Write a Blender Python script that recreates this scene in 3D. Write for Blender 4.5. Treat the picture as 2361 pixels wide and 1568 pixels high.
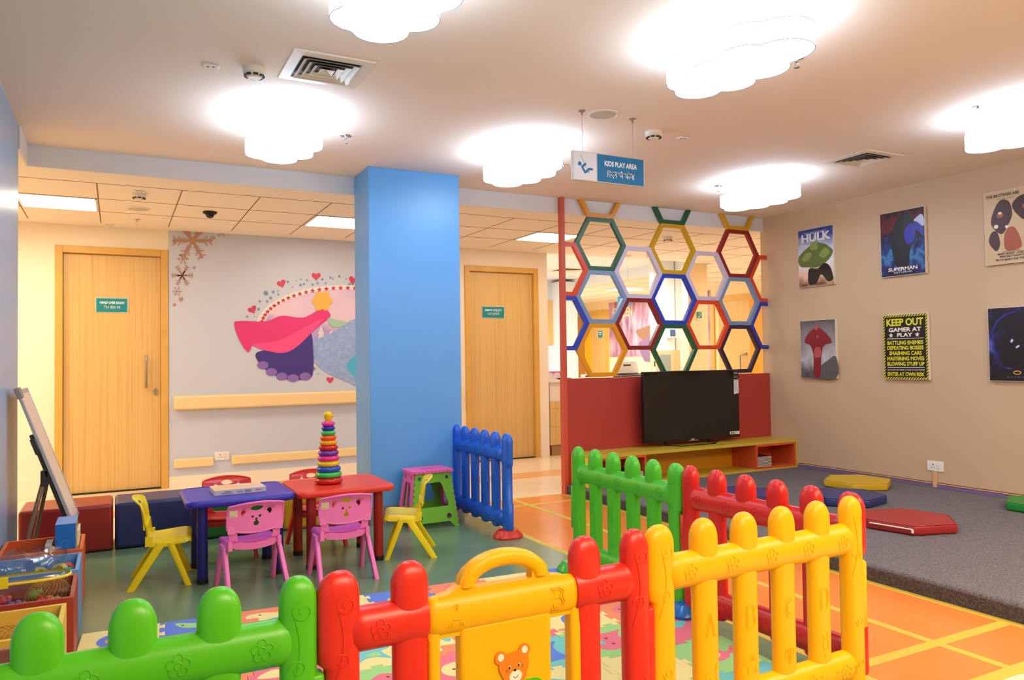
import bpy, math, random
from math import sin, cos, pi, radians, sqrt, atan2
from mathutils import Matrix, Vector
from mathutils.geometry import delaunay_2d_cdt
random.seed(7)
for _o in list(bpy.data.objects): bpy.data.objects.remove(_o)
SC = bpy.context.scene; COL = SC.collection

# ------------------------------------------------------------------ camera
F_PX, YAW, PITCH, ROLL, CAM_H = 1750.69, 0.48070, 0.025754, -0.013856, 1.15
def cam_axes():
    cy, sy, cp, sp = cos(YAW), sin(YAW), cos(PITCH), sin(PITCH)
    f = Vector((sy*cp, cy*cp, sp)); r = Vector((cy, -sy, 0)); u = r.cross(f)
    cr, sr = cos(ROLL), sin(ROLL)
    return r*cr + u*sr, u*cr - r*sr, f
RT, UP, FW = cam_axes()
cd = bpy.data.cameras.new('camera'); cam = bpy.data.objects.new('camera', cd); COL.objects.link(cam)
cd.sensor_width = 36; cd.lens = 36*F_PX/2361; cd.clip_start = .02; cd.clip_end = 100
cam.matrix_world = Matrix(((RT.x, UP.x, -FW.x, 0), (RT.y, UP.y, -FW.y, 0), (RT.z, UP.z, -FW.z, CAM_H), (0, 0, 0, 1)))
SC.camera = cam
def at(x, y, X=None, Y=None, Z=None):
    """the point of a real plane (wall, floor) that a measured photo point lies on"""
    d = FW + RT*((x-1180.5)/F_PX) - UP*((y-784)/F_PX); c = Vector((0, 0, CAM_H))
    t = (X/d.x) if X is not None else (Y/d.y) if Y is not None else ((Z-CAM_H)/d.z)
    return c + d*t

# ------------------------------------------------------------------ world, exposure, big lights
w = bpy.data.worlds.new('world'); SC.world = w; w.use_nodes = True
w.node_tree.nodes['Background'].inputs[0].default_value = (1.0, .86, .72, 1)
w.node_tree.nodes['Background'].inputs[1].default_value = .25
SC.view_settings.view_transform = 'Standard'; SC.view_settings.look = 'None'
SC.view_settings.gamma = 1; SC.view_settings.use_curve_mapping = False
SC.view_settings.exposure = 1.03
CLOUD_L = 7.0        # radiance of the cloud lamps
PANEL_L = 9.5        # radiance of the corridor panels
CLOUD_C = (.60, .77, 1.0); PANEL_C = (1.0, .86, .64)
def area(name, loc, size, power, col, rot=(0, 0, 0), sy=None):
    l = bpy.data.lights.new(name, 'AREA'); l.energy = power; l.color = col; l.size = size
    if sy: l.shape = 'RECTANGLE'; l.size_y = sy
    o = bpy.data.objects.new(name, l); COL.objects.link(o); o.location = loc; o.rotation_euler = rot
    return o
# added warm fill standing in for unseen lamps assumed behind the camera
area('room_fill_back', (1.6, -.6, 2.3), 2.2, 62, (1, .76, .52), sy=1.2)
area('room_fill_right', (4.2, .2, 2.3), 1.6, 46, (1, .76, .52), sy=1.2)
area('room_fill_up', (2.2, -.4, 2.25), 2.0, 9, (1, .84, .66), rot=(pi, 0, 0), sy=1.0)      # upward fill added to brighten the ceiling
# unseen fill lights added to brighten the nurse station, hall and left corridor
area('hall_fill_station', (5.6, 10.0, 2.45), 1.4, 22, (.93, .96, 1.0)); area('hall_fill_counter', (6.2, 8.15, 2.38), .8, 13, (.93, .96, 1.0), sy=.4)
area('hall_fill_far', (8.4, 12.6, 2.3), 1.2, 34, (1, .9, .74))
area('hall_fill_near', (8.3, 7.0, 2.3), 1.0, 18, (1, .9, .74))
area('hall_fill_left', (-1.6, 6.6, 2.3), .8, 20, (1, .82, .58))

# ------------------------------------------------------------------ materials
def lin(c):
    if isinstance(c, str): c = tuple(int(c[i:i+2], 16) for i in (0, 2, 4))
    return tuple(((v/255)/12.92 if v/255 <= .04045 else ((v/255+.055)/1.055)**2.4) for v in c) + (1,)
MATS = {}
def mat(name, c, rough=.5, metal=0, bump=0, bscale=200, vary=0, vscale=3, emit=0, ec=None, alpha=1, spec=.5, coat=0, trans=0):
    if name in MATS: return MATS[name]
    m = bpy.data.materials.new(name); m.use_nodes = True; nt = m.node_tree; b = nt.nodes['Principled BSDF']
    col = lin(c); b.inputs['Base Color'].default_value = col
    b.inputs['Roughness'].default_value = rough; b.inputs['Metallic'].default_value = metal
    b.inputs['Specular IOR Level'].default_value = spec; b.inputs['Coat Weight'].default_value = coat
    b.inputs['Alpha'].default_value = alpha; b.inputs['Transmission Weight'].default_value = trans
    tc = nt.nodes.new('ShaderNodeTexCoord')
    if vary:
        n = nt.nodes.new('ShaderNodeTexNoise'); n.inputs['Scale'].default_value = vscale; n.inputs['Detail'].default_value = 4
        nt.links.new(tc.outputs['Object'], n.inputs['Vector'])
        r = nt.nodes.new('ShaderNodeValToRGB'); e = r.color_ramp.elements
        e[0].position = .3; e[1].position = .7
        e[0].color = tuple(min(1, v*(1-vary)) for v in col[:3]) + (1,); e[1].color = tuple(min(1, v*(1+vary)) for v in col[:3]) + (1,)
        nt.links.new(n.outputs['Fac'], r.inputs['Fac']); nt.links.new(r.outputs['Color'], b.inputs['Base Color'])
    if bump:
        n = nt.nodes.new('ShaderNodeTexNoise'); n.inputs['Scale'].default_value = bscale; n.inputs['Detail'].default_value = 3
        nt.links.new(tc.outputs['Object'], n.inputs['Vector'])
        bp = nt.nodes.new('ShaderNodeBump'); bp.inputs['Strength'].default_value = bump; bp.inputs['Distance'].default_value = .002
        nt.links.new(n.outputs['Fac'], bp.inputs['Height']); nt.links.new(bp.outputs['Normal'], b.inputs['Normal'])
    if emit:
        b.inputs['Emission Color'].default_value = (ec or col[:3]) + (1,) if len(ec or ()) == 3 else col
        b.inputs['Emission Strength'].default_value = emit
    MATS[name] = m; return m
def ramp_mat(name, stops, axis=2, space='Generated', rough=.5, noise=.0, nscale=4, stretch=(1, 1, 1), bump=0):
    """printed or grained surface: colour ramp over one coordinate, broken up by noise"""
    if name in MATS: return MATS[name]
    m = bpy.data.materials.new(name); m.use_nodes = True; nt = m.node_tree; b = nt.nodes['Principled BSDF']; N = nt.nodes.new; L = nt.links.new
    b.inputs['Roughness'].default_value = rough
    tc = N('ShaderNodeTexCoord'); mp = N('ShaderNodeMapping'); mp.inputs['Scale'].default_value = stretch
    L(tc.outputs[space], mp.inputs['Vector'])
    n = N('ShaderNodeTexNoise'); n.inputs['Scale'].default_value = nscale; n.inputs['Detail'].default_value = 6
    L(mp.outputs['Vector'], n.inputs['Vector'])
    r = N('ShaderNodeValToRGB')
    while len(r.color_ramp.elements) < len(stops): r.color_ramp.elements.new(.5)
    for e, (p, c) in zip(r.color_ramp.elements, stops): e.position = p; e.color = lin(c)
    if axis is None: L(n.outputs['Fac'], r.inputs['Fac'])
    else:
        s = N('ShaderNodeSeparateXYZ'); L(tc.outputs[space], s.inputs['Vector'])
        ma = N('ShaderNodeMath'); ma.operation = 'MULTIPLY_ADD'; ma.inputs[1].default_value = noise
        sb = N('ShaderNodeMath'); sb.operation = 'SUBTRACT'; sb.inputs[1].default_value = .5
        L(n.outputs['Fac'], sb.inputs[0]); L(sb.outputs[0], ma.inputs[0]); L(s.outputs[axis], ma.inputs[2]); L(ma.outputs[0], r.inputs['Fac'])
    L(r.outputs['Color'], b.inputs['Base Color'])
    if bump:
        bp = N('ShaderNodeBump'); bp.inputs['Strength'].default_value = bump; bp.inputs['Distance'].default_value = .002
        L(n.outputs['Fac'], bp.inputs['Height']); L(bp.outputs['Normal'], b.inputs['Normal'])
    MATS[name] = m; return m
def emis(name, c, s):
    if name in MATS: return MATS[name]
    m = bpy.data.materials.new(name); m.use_nodes = True; nt = m.node_tree; nt.nodes.clear()
    e = nt.nodes.new('ShaderNodeEmission'); e.inputs[0].default_value = tuple(c)+(1,); e.inputs[1].default_value = s
    o = nt.nodes.new('ShaderNodeOutputMaterial'); nt.links.new(e.outputs[0], o.inputs[0]); MATS[name] = m; return m
def glassy(name, c, fac=.75, rough=.05):
    """thin clear plastic film"""
    if name in MATS: return MATS[name]
    m = bpy.data.materials.new(name); m.use_nodes = True; nt = m.node_tree; nt.nodes.clear(); N = nt.nodes.new; L = nt.links.new
    t = N('ShaderNodeBsdfTransparent'); t.inputs[0].default_value = lin(c)
    g = N('ShaderNodeBsdfGlossy'); g.inputs['Roughness'].default_value = rough
    x = N('ShaderNodeMixShader'); x.inputs[0].default_value = 1-fac
    L(t.outputs[0], x.inputs[1]); L(g.outputs[0], x.inputs[2])
    o = N('ShaderNodeOutputMaterial'); L(x.outputs[0], o.inputs[0]); MATS[name] = m; return m

P = lambda n, c, r=.32, **k: mat(n, c, r, **k)
plG = P('green_plastic', (84, 190, 18)); plR = P('red_plastic', (232, 40, 24)); plY = P('yellow_plastic', (255, 182, 0), .34, spec=.35); plB = P('blue_plastic', (20, 96, 214))
plRd = P('dark_red_plastic', (202, 44, 22)); plPk = P('pink_plastic', (246, 122, 196)); plPkt = P('stool_pink_plastic', (240, 100, 175), .4)
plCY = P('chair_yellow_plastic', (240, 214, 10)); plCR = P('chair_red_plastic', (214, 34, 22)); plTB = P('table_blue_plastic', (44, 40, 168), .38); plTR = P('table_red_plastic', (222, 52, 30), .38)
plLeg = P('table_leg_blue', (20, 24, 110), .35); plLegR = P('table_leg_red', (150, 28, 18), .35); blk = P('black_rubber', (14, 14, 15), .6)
plSG = P('stool_green_plastic', (112, 184, 50), .4)
chrome = mat('chrome', (210, 212, 215), .18, 1); steel = mat('brushed_steel', (170, 165, 155), .35, 1); dgrey = mat('dark_grey_metal', (70, 66, 62), .4, .6)
white = mat('white_plastic', (240, 238, 232), .4); offw = mat('warm_white_plastic', (236, 226, 208), .45)
wallT = mat('tan_wall_paint', (208, 178, 144), .55, bump=.05); ceilM = mat('ceiling_paint', (246, 230, 213), .85)
soffM = mat('soffit_paint', (226, 226, 228), .8); creamW = mat('cream_wall_paint', (250, 236, 212), .6); blueW = mat('blue_wall_paint', (98, 168, 232), .34, bump=.03, bscale=400)
paleW = mat('pale_blue_wall_paint', (150, 184, 216), .33); greyW = mat('lavender_grey_wall_paint', (204, 210, 228), .5); whW = mat('white_wall_paint', (244, 246, 250), .6)
ctile = mat('ceiling_tile', (250, 240, 226), .85); cgap = mat('tile_gap', (140, 112, 84), .9)
wood = ramp_mat('oak_veneer', [(.2, (198, 156, 84)), (.42, (218, 178, 108)), (.6, (226, 188, 120)), (.8, (208, 168, 96))], axis=None, space='Object', rough=.42, nscale=1.0, stretch=(70, 70, .8))
woodF = mat('door_frame_oak', (222, 172, 82), .42, vary=.06, vscale=8)
bump_r = mat('cream_vinyl_rail', (248, 216, 160), .45, bump=.1, bscale=600)
tape = mat('yellow_floor_tape', (214, 184, 62), .5); orangeF = mat('orange_vinyl_floor', (238, 138, 62), .22, vary=.05, vscale=5)
greenF = mat('green_vinyl_floor', (108, 136, 102), .24, vary=.07, vscale=4); creamF = mat('cream_vinyl_floor', (240, 218, 184), .25, vary=.03, vscale=4); stripeF = mat('orange_floor_stripe', (236, 172, 112), .28)
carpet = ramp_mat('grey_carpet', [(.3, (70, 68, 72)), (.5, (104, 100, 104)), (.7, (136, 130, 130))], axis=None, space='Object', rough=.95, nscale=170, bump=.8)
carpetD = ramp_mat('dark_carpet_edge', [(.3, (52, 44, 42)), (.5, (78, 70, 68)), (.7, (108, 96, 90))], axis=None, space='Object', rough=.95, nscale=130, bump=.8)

# ------------------------------------------------------------------ mesh builder
class MB:
    def __init__(s): s.v = []; s.f = []; s.m = []; s.k = 0
    def add(s, vs, fs, M=None):
        o = len(s.v); s.v += [tuple(M @ Vector(p)) if M else tuple(p) for p in vs]
        s.f += [tuple(i+o for i in f) for f in fs]; s.m += [s.k]*len(fs); return s
    def box(s, x0, x1, y0, y1, z0, z1, M=None):
        vs = [(x, y, z) for x in (x0, x1) for y in (y0, y1) for z in (z0, z1)]
        return s.add(vs, [(0, 1, 3, 2), (4, 6, 7, 5), (0, 4, 5, 1), (2, 3, 7, 6), (0, 2, 6, 4), (1, 5, 7, 3)], M)
    def rings(s, rs, closed=True, caps=True, M=None):
        n = len(rs[0]); vs = [p for r in rs for p in r]; fs = []
        for i in range(len(rs)-1):
            for j in range(n if closed else n-1):
                a = i*n+j; b = i*n+(j+1) % n; fs.append((a, b, b+n, a+n))
        if caps: fs.append(tuple(reversed(range(n)))); fs.append(tuple(range((len(rs)-1)*n, len(rs)*n)))
        return s.add(vs, fs, M)
    def lathe(s, prof, n=24, M=None, caps=True):
        return s.rings([[(r*cos(2*pi*j/n), r*sin(2*pi*j/n), z) for j in range(n)] for r, z in prof], caps=caps, M=M)
    def cyl(s, x, y, z0, z1, r, n=16, r2=None): return s.lathe([(r, z0), (r if r2 is None else r2, z1)], n, Matrix.Translation((x, y, 0)))
    def tube(s, pts, r, n=8, closed=False, M=None):
        pts = [Vector(p) for p in pts]; rs = []; L = len(pts); up = None
        for i, p in enumerate(pts):
            a = pts[(i-1) % L] if (closed or i > 0) else p; b = pts[(i+1) % L] if (closed or i < L-1) else p
            t = (b-a).normalized()
            if up is None: up = t.orthogonal().normalized()
            up = (up - t*up.dot(t)); up = up.normalized() if up.length > 1e-6 else t.orthogonal().normalized()
            w_ = t.cross(up); rr = r[i] if isinstance(r, (list, tuple)) else r
            rs.append([p + up*(rr*cos(2*pi*j/n)) + w_*(rr*sin(2*pi*j/n)) for j in range(n)])
        if closed: rs.append(rs[0])
        return s.rings(rs, caps=not closed, M=M)
    def ball(s, c, r, n=14, M=None):
        rx, ry, rz = r if isinstance(r, tuple) else (r, r, r); m = max(6, n//2)
        rs = [[(c[0]+rx*sin(pi*i/m)*cos(2*pi*j/n), c[1]+ry*sin(pi*i/m)*sin(2*pi*j/n), c[2]-rz*cos(pi*i/m)) for j in range(n)] for i in range(m+1)]
        rs[0] = [(c[0]+1e-4*rx*cos(2*pi*j/n), c[1]+1e-4*ry*sin(2*pi*j/n), c[2]-rz) for j in range(n)]
        rs[-1] = [(c[0]+1e-4*rx*cos(2*pi*j/n), c[1]+1e-4*ry*sin(2*pi*j/n), c[2]+rz) for j in range(n)]
        return s.rings(rs, M=M)
    def ngon(s, pts, fn):
        q = [Vector(fn(u, v)) for u, v in pts]; n = Vector((0, 0, 0)); s.c = getattr(s, 'c', 0)+1
        for a, b in zip(q, q[1:]+q[:1]): n += a.cross(b)
        if n.length > 0: n.normalize()
        return s.add([p + n*(1e-5*(s.c % 12)) for p in q], [tuple(range(len(pts)))])      # hairline offsets keep overlapping prints apart
    def plate(s, outer, holes=(), t=.01, fn=None, grid=0):
        """polygon with holes, thickness t along w, mapped by fn(u,v,w)"""
        fn = fn or (lambda u, v, w_: (u, v, w_))
        vs = []; es = []
        for lp in [outer]+list(holes):
            o = len(vs); vs += [Vector(p) for p in lp]; es += [(o+i, o+(i+1) % len(lp)) for i in range(len(lp))]
        def inside(p, lp):
            c = False; j = len(lp)-1
            for i in range(len(lp)):
                if (lp[i][1] > p[1]) != (lp[j][1] > p[1]) and p[0] < (lp[j][0]-lp[i][0])*(p[1]-lp[i][1])/(lp[j][1]-lp[i][1])+lp[i][0]: c = not c
                j = i
            return c
        ok = lambda p: inside(p, outer) and not any(inside(p, h) for h in holes)
        if grid:
            xs = [p[0] for p in outer]; ys = [p[1] for p in outer]
            a = min(xs)+grid/2
            while a < max(xs):
                b = min(ys)+grid/2
                while b < max(ys):
                    if ok((a, b)): vs.append(Vector((a, b)))
                    b += grid
                a += grid
        V, E, FF, *_ = delaunay_2d_cdt(vs, es, [], 0, 1e-6)
        fs = []
        for f in FF:
            c = sum((V[i] for i in f), Vector((0, 0)))/len(f)
            if ok(c): fs.append(tuple(f))
        n = len(V); top = [fn(p[0], p[1], t) for p in V]; bot = [fn(p[0], p[1], 0) for p in V]
        cnt = {}
        for f in fs:
            for i in range(len(f)):
                a, b = f[i], f[(i+1) % len(f)]; cnt[(a, b)] = 1
        side = [(a, b, b+n, a+n) for (a, b) in cnt if (b, a) not in cnt]
        # top verts stored first
        s.add(top+bot, [f for f in fs] + [tuple(i+n for i in reversed(f)) for f in fs] + [(b, a, a+n, b+n) for (a, b, _, _) in side])
        return s
    def build(s, name, mats, parent=None, bevel=0, seg=2, ang=40, loc=None, rot=None, smooth=True):
        me = bpy.data.meshes.new(name); me.from_pydata(s.v, [], s.f)
        mats = mats if isinstance(mats, (list, tuple)) else [mats]
        for q in mats: me.materials.append(q)
        if len(mats) > 1: me.polygons.foreach_set('material_index', s.m)
        me.validate(); me.update()
        if smooth:
            me.polygons.foreach_set('use_smooth', [True]*len(me.polygons)); me.set_sharp_from_angle(angle=radians(ang))
        o = bpy.data.objects.new(name, me); COL.objects.link(o)
        if parent: o.parent = parent
        if loc: o.location = loc
        if rot: o.rotation_euler = rot
        if bevel:
            b = o.modifiers.new('bevel', 'BEVEL'); b.width = bevel; b.segments = seg; b.limit_method = 'ANGLE'; b.angle_limit = radians(35); b.harden_normals = False
        return o
def bx(name, m, x0, x1, y0, y1, z0, z1, parent=None, bevel=0, seg=2): return MB().box(x0, x1, y0, y1, z0, z1).build(name, m, parent, bevel, seg)
def tag(o, label=None, cat=None, group=None, kind=None):
    if label: o['label'] = label
    if cat: o['category'] = cat
    if group: o['group'] = group
    if kind: o['kind'] = kind
    return o
def thing(name, label, cat, loc=(0, 0, 0), rz=0, group=None):
    o = bpy.data.objects.new(name, None); COL.objects.link(o); o.location = loc; o.rotation_euler = (0, 0, rz); o.empty_display_size = .05
    return tag(o, label, cat, group)
def struct(o): o['kind'] = 'structure'; return o
def sgroup(name):
    o = bpy.data.objects.new(name, None); COL.objects.link(o); o['kind'] = 'structure'; return o
def dup(o, parent=None):
    c = o.copy(); COL.objects.link(c)
    if parent: c.parent = parent
    for ch in [q for q in bpy.data.objects if q.parent == o]: dup(ch, c)
    return c
def place(src, loc, rz=0, label=None, group=None):
    c = dup(src); c.location = loc; c.rotation_euler = (0, 0, rz)
    if label: c['label'] = label
    if group: c['group'] = group
    return c
def circ(cx, cy, rx, ry=None, n=20, a0=0): ry = rx if ry is None else ry; return [(cx+rx*cos(a0+2*pi*i/n), cy+ry*sin(a0+2*pi*i/n)) for i in range(n)]
def star(cx, cy, r, k=5, q=.45, a0=pi/2): return [(cx+(r if i % 2 == 0 else r*q)*cos(a0+pi*i/k), cy+(r if i % 2 == 0 else r*q)*sin(a0+pi*i/k)) for i in range(2*k)]
def heart(cx, cy, s, rot=0):
    out = []
    for i in range(28):
        t = 2*pi*i/28; x = 16*sin(t)**3/17*s; y = (13*cos(t)-5*cos(2*t)-2*cos(3*t)-cos(4*t))/17*s
        out.append((cx+x*cos(rot)-y*sin(rot), cy+x*sin(rot)+y*cos(rot)))
    return out
def smoothp(pts, n=6):
    """closed Catmull-Rom through the points"""
    out = []; L = len(pts)
    for i in range(L):
        p0, p1, p2, p3 = (Vector(pts[(i+k-1) % L]) for k in range(4))
        for j in range(n):
            t = j/n; out.append(tuple(.5*((2*p1)+(-p0+p2)*t+(2*p0-5*p1+4*p2-p3)*t*t+(-p0+3*p1-3*p2+p3)*t**3)))
    return out
def text2d(body, size, off=0, xs=1, spacing=1):
    c = bpy.data.curves.new('t', 'FONT'); c.body = body; c.size = size; c.align_x = 'CENTER'; c.align_y = 'CENTER'; c.offset = off; c.space_character = spacing; c.resolution_u = 3
    o = bpy.data.objects.new('t', c); COL.objects.link(o)
    dg = bpy.context.evaluated_depsgraph_get(); me = bpy.data.meshes.new_from_object(o.evaluated_get(dg))
    vs = [(v.co.x*xs, v.co.y) for v in me.vertices]; fs = [tuple(p.vertices) for p in me.polygons]
    bpy.data.objects.remove(o); bpy.data.curves.remove(c); bpy.data.meshes.remove(me)
    return vs, fs
def put_text(mb, body, size, fn, cx=0, cy=0, width=None, off=0, xs=1, spacing=1):
    vs, fs = text2d(body, size, off, xs, spacing)
    if not vs: return
    if width:
        w0 = max(v[0] for v in vs)-min(v[0] for v in vs); k = width/w0; vs = [(v[0]*k, v[1]) for v in vs]
    mb.add([fn(v[0]+cx, v[1]+cy) for v in vs], fs)

# ================================================================== THE SETTING
ZC, ZK, XL, XR, YB, YP = 2.54, 2.41, -.5, 5.79, 7.79, 5.573
YS_ = 5.604      # face of the dropped corridor ceiling
fl = MB()
fl.k = 0; fl.box(-3, 10, -3, 16.2, -.1, 0)
fl.k = 1; fl.box(XL, 2.36, -3, 5.6, 0, .0008)
fl.k = 2; fl.box(2.36, 3.4, 1.64, 5.58, 0, .0008)
fl.k = 3
for x0, x1, y0, y1 in ((2.34, 2.385, 1.6, 5.59), (3.35, 3.4, 1.6, 5.59)): fl.box(x0, x1, y0, y1, .0008, .0014)
fl.box(2.868, 2.908, 1.6, 5.59, .0008, .0017)
for y0, y1 in ((5.565, 5.6), (5.27, 5.31), (1.905, 1.955), (1.605, 1.66)): fl.box(2.385, 3.35, y0, y1, .0008, .0014)
fl.k = 4; fl.box(-3, 9.6, 6.49, 6.81, 0, .0008)
struct(fl.build('floor', [creamF, greenF, orangeF, tape, stripeF], smooth=False))
struct(bx('ceiling', ceilM, XL, XR+.1, -3, YS_, ZC, ZC+.12))
# corridor ceiling with its tile joints
ck = MB(); ck.k = 0; ck.box(-3, 9.7, YS_, YB+.02, ZK, 2.7); ck.box(-3, XL, 5.17, YS_, ZK, 2.7)
ck.k = 1; g_ = .004
for y in (5.95, 6.5, 7.04): ck.box(-3, 9.6, y-g_, y+g_, ZK-.0015, ZK)
k = -5
while -.12+.545*k < 9.6:
    x = -.12+.545*k; ck.box(x-g_, x+g_, 5.95, 7.6, ZK-.0015, ZK); k += 1
struct(ck.build('ceiling', [ctile, cgap], smooth=False))
ck = MB(); ck.box(7.16, 9.7, YB+.02, 16.2, ZK, 2.7); ck.k = 1
y = 8.1
while y < 16: ck.box(7.4, 9.6, y-g_, y+g_, ZK-.0015, ZK); y += .545
for x in (7.4, 7.945, 8.49, 9.035): ck.box(x-g_, x+g_, 8.1, 16, ZK-.0015, ZK)
struct(ck.build('ceiling', [ctile, cgap], smooth=False))
struct(bx('ceiling', whW, 4.2, 7.16, YB+.02, 11.7, 2.55, 2.7))
struct(bx('trim_1', soffM, XL, XR, YS_-.012, YS_, ZK-.004, ZC)); struct(bx('trim_2', soffM, XL-.004, XL+.008, 5.17, YS_, ZK-.004, ZC))
struct(bx('trim_3', whW, 7.148, 7.16, YB+.02, 11.6, ZK-.004, 2.55))
struct(bx('wall_left', paleW, XL-.35, XL, -3, 5.17, 0, ZC, bevel=.004))
struct(bx('wall_right', wallT, XR, XR+.12, -3, 5.63, 0, ZC))
struct(bx('wall_corridor', creamW, XR+.12, 9.6, 5.55, 5.63, 0, ZK))
struct(bx('wall_front', wallT, XL-.35, XR+.12, -3.12, -3, 0, ZC))
struct(bx('wall_left_corridor', creamW, -3.1, -3, 5.0, 7.9, 0, ZK)); struct(bx('wall_left_return', creamW, -3, XL-.35, 5.05, 5.17, 0, ZK))
struct(bx('wall_pillar', blueW, 1.59, 2.29, 5.222, 5.585, 0, ZC, bevel=.003)); struct(bx('baseboard_pillar', mat('grey_skirting', (128, 128, 140), .5), 1.58, 2.3, 5.212, 5.57, 0, .125))
# wall behind the corridor, with two door openings
wb = MB()
for x0, x1 in ((-3, -.48), (.431, 3.47), (4.416, 4.545)): wb.box(x0, x1, YB, 7.98, 0, ZK)
wb.box(-.48, .431, YB, 7.98, 2.22, ZK); wb.box(3.47, 4.416, YB, 7.98, 2.22, ZK)
struct(wb.build('wall_back', creamW, smooth=False))
struct(bx('wall_back_mural', greyW, .436, 3.414, YB-.006, YB, .1, ZK))
struct(bx('baseboard_back', creamW, .436, 3.46, YB-.008, YB, 0, .1)); struct(bx('baseboard_corridor', creamW, -3, -.485, YB-.008, YB, 0, .17, bevel=.002))
struct(bx('wall_station_side', creamW, 4.4, 4.545, 7.98, 11.6, 0, 2.55))
struct(bx('wall_station_back', mat('pale_grey_wall_paint', (222, 228, 236), .6), 4.4, 7.2, 11.6, 11.72, 0, 2.55)); struct(bx('wall_station_block', whW, 6.86, 7.2, 11.3, 11.6, 0, 2.5))
struct(bx('wall_hall_return', whW, 7.16, 7.22, 11.6, 16, 0, ZK)); struct(bx('wall_hall_end', creamW, 7.16, 9.7, 16, 16.1, 0, ZK))
hallW = mat('hall_wall_paint', (250, 226, 180), .6)
struct(bx('wall_hall_right', hallW, 9.6, 9.7, 5.55, 16.1, 0, ZK))
# dais and purple skirting
struct(MB().box(3.4, XR, -1, YP-.035, 0, .085).build('floor_dais', [carpet], bevel=.018, seg=3))
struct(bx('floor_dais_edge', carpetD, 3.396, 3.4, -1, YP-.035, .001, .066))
struct(bx('baseboard_right', mat('purple_skirting', (128, 104, 150), .5), XR-.012, XR, -.9, 5.2, .085, .116))
struct(bx('trim_4', mat('wood_bead', (224, 184, 140), .5), XR-.016, XR, -.9, 5.2, .116, .121)); struct(bx('trim_5', mat('brown_gap', (120, 66, 40), .7), XR-.004, XR, -.9, 5.2, .121, .127))

def door(n, x0, x1, y, hinge_left=True, handle_x=.245, dark_sill=False):
    r = sgroup('door_%d' % n)
    f = MB(); f.box(x0, x0+.06, y-.018, y+.12, 0, 2.22); f.box(x1-.06, x1, y-.018, y+.12, 0, 2.22); f.box(x0+.06, x1-.06, y-.018, y+.12, 2.157, 2.22)
    f.box(x0+.012, x0+.06, y+.03, y+.12, 0, 2.18)
    f.build('door_frame', woodF, r, bevel=.004)
    bx('door_leaf', wood, x0+.064, x1-.064, y+.03, y+.07, .012, 2.15, r)
    if handle_x:
        MB().tube([(handle_x, y+.03, .945), (handle_x, y-.02, .955), (handle_x, y-.025, 1.0), (handle_x, y-.025, 1.17), (handle_x, y-.02, 1.215), (handle_x, y+.03, 1.225)], .011, 10).build('door_handle', steel, r)
        b = MB(); b.rings([[(handle_x+.08+.016*cos(a)*1, y+.018, .897+.03*sin(a)) for a in [2*pi*i/16 for i in range(16)]], [(handle_x+.08+.018*cos(a), y+.031, .897+.032*sin(a)) for a in [2*pi*i/16 for i in range(16)]]])
        b.box(handle_x+.076, handle_x+.084, y+.014, y+.02, .885, .909); b.build('lock', steel, r)
    bx('threshold', mat('dark_granite', (60, 44, 34), .4, vary=.4, vscale=60) if dark_sill else blk, x0+.06, x1-.06, y+.0, y+.11, 0, .01 if not dark_sill else .006, r)
    return r
door(1, -.48, .431, YB); door(2, 3.47, 4.416, YB, handle_x=None, dark_sill=True)

teal = mat('teal_sign_face', (18, 140, 152), .35); blueS = mat('blue_sign_face', (22, 116, 172), .35); signW = mat('white_lettering', (245, 245, 245), .5); alu = mat('aluminium_edge', (215, 212, 205), .4, .3)
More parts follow.
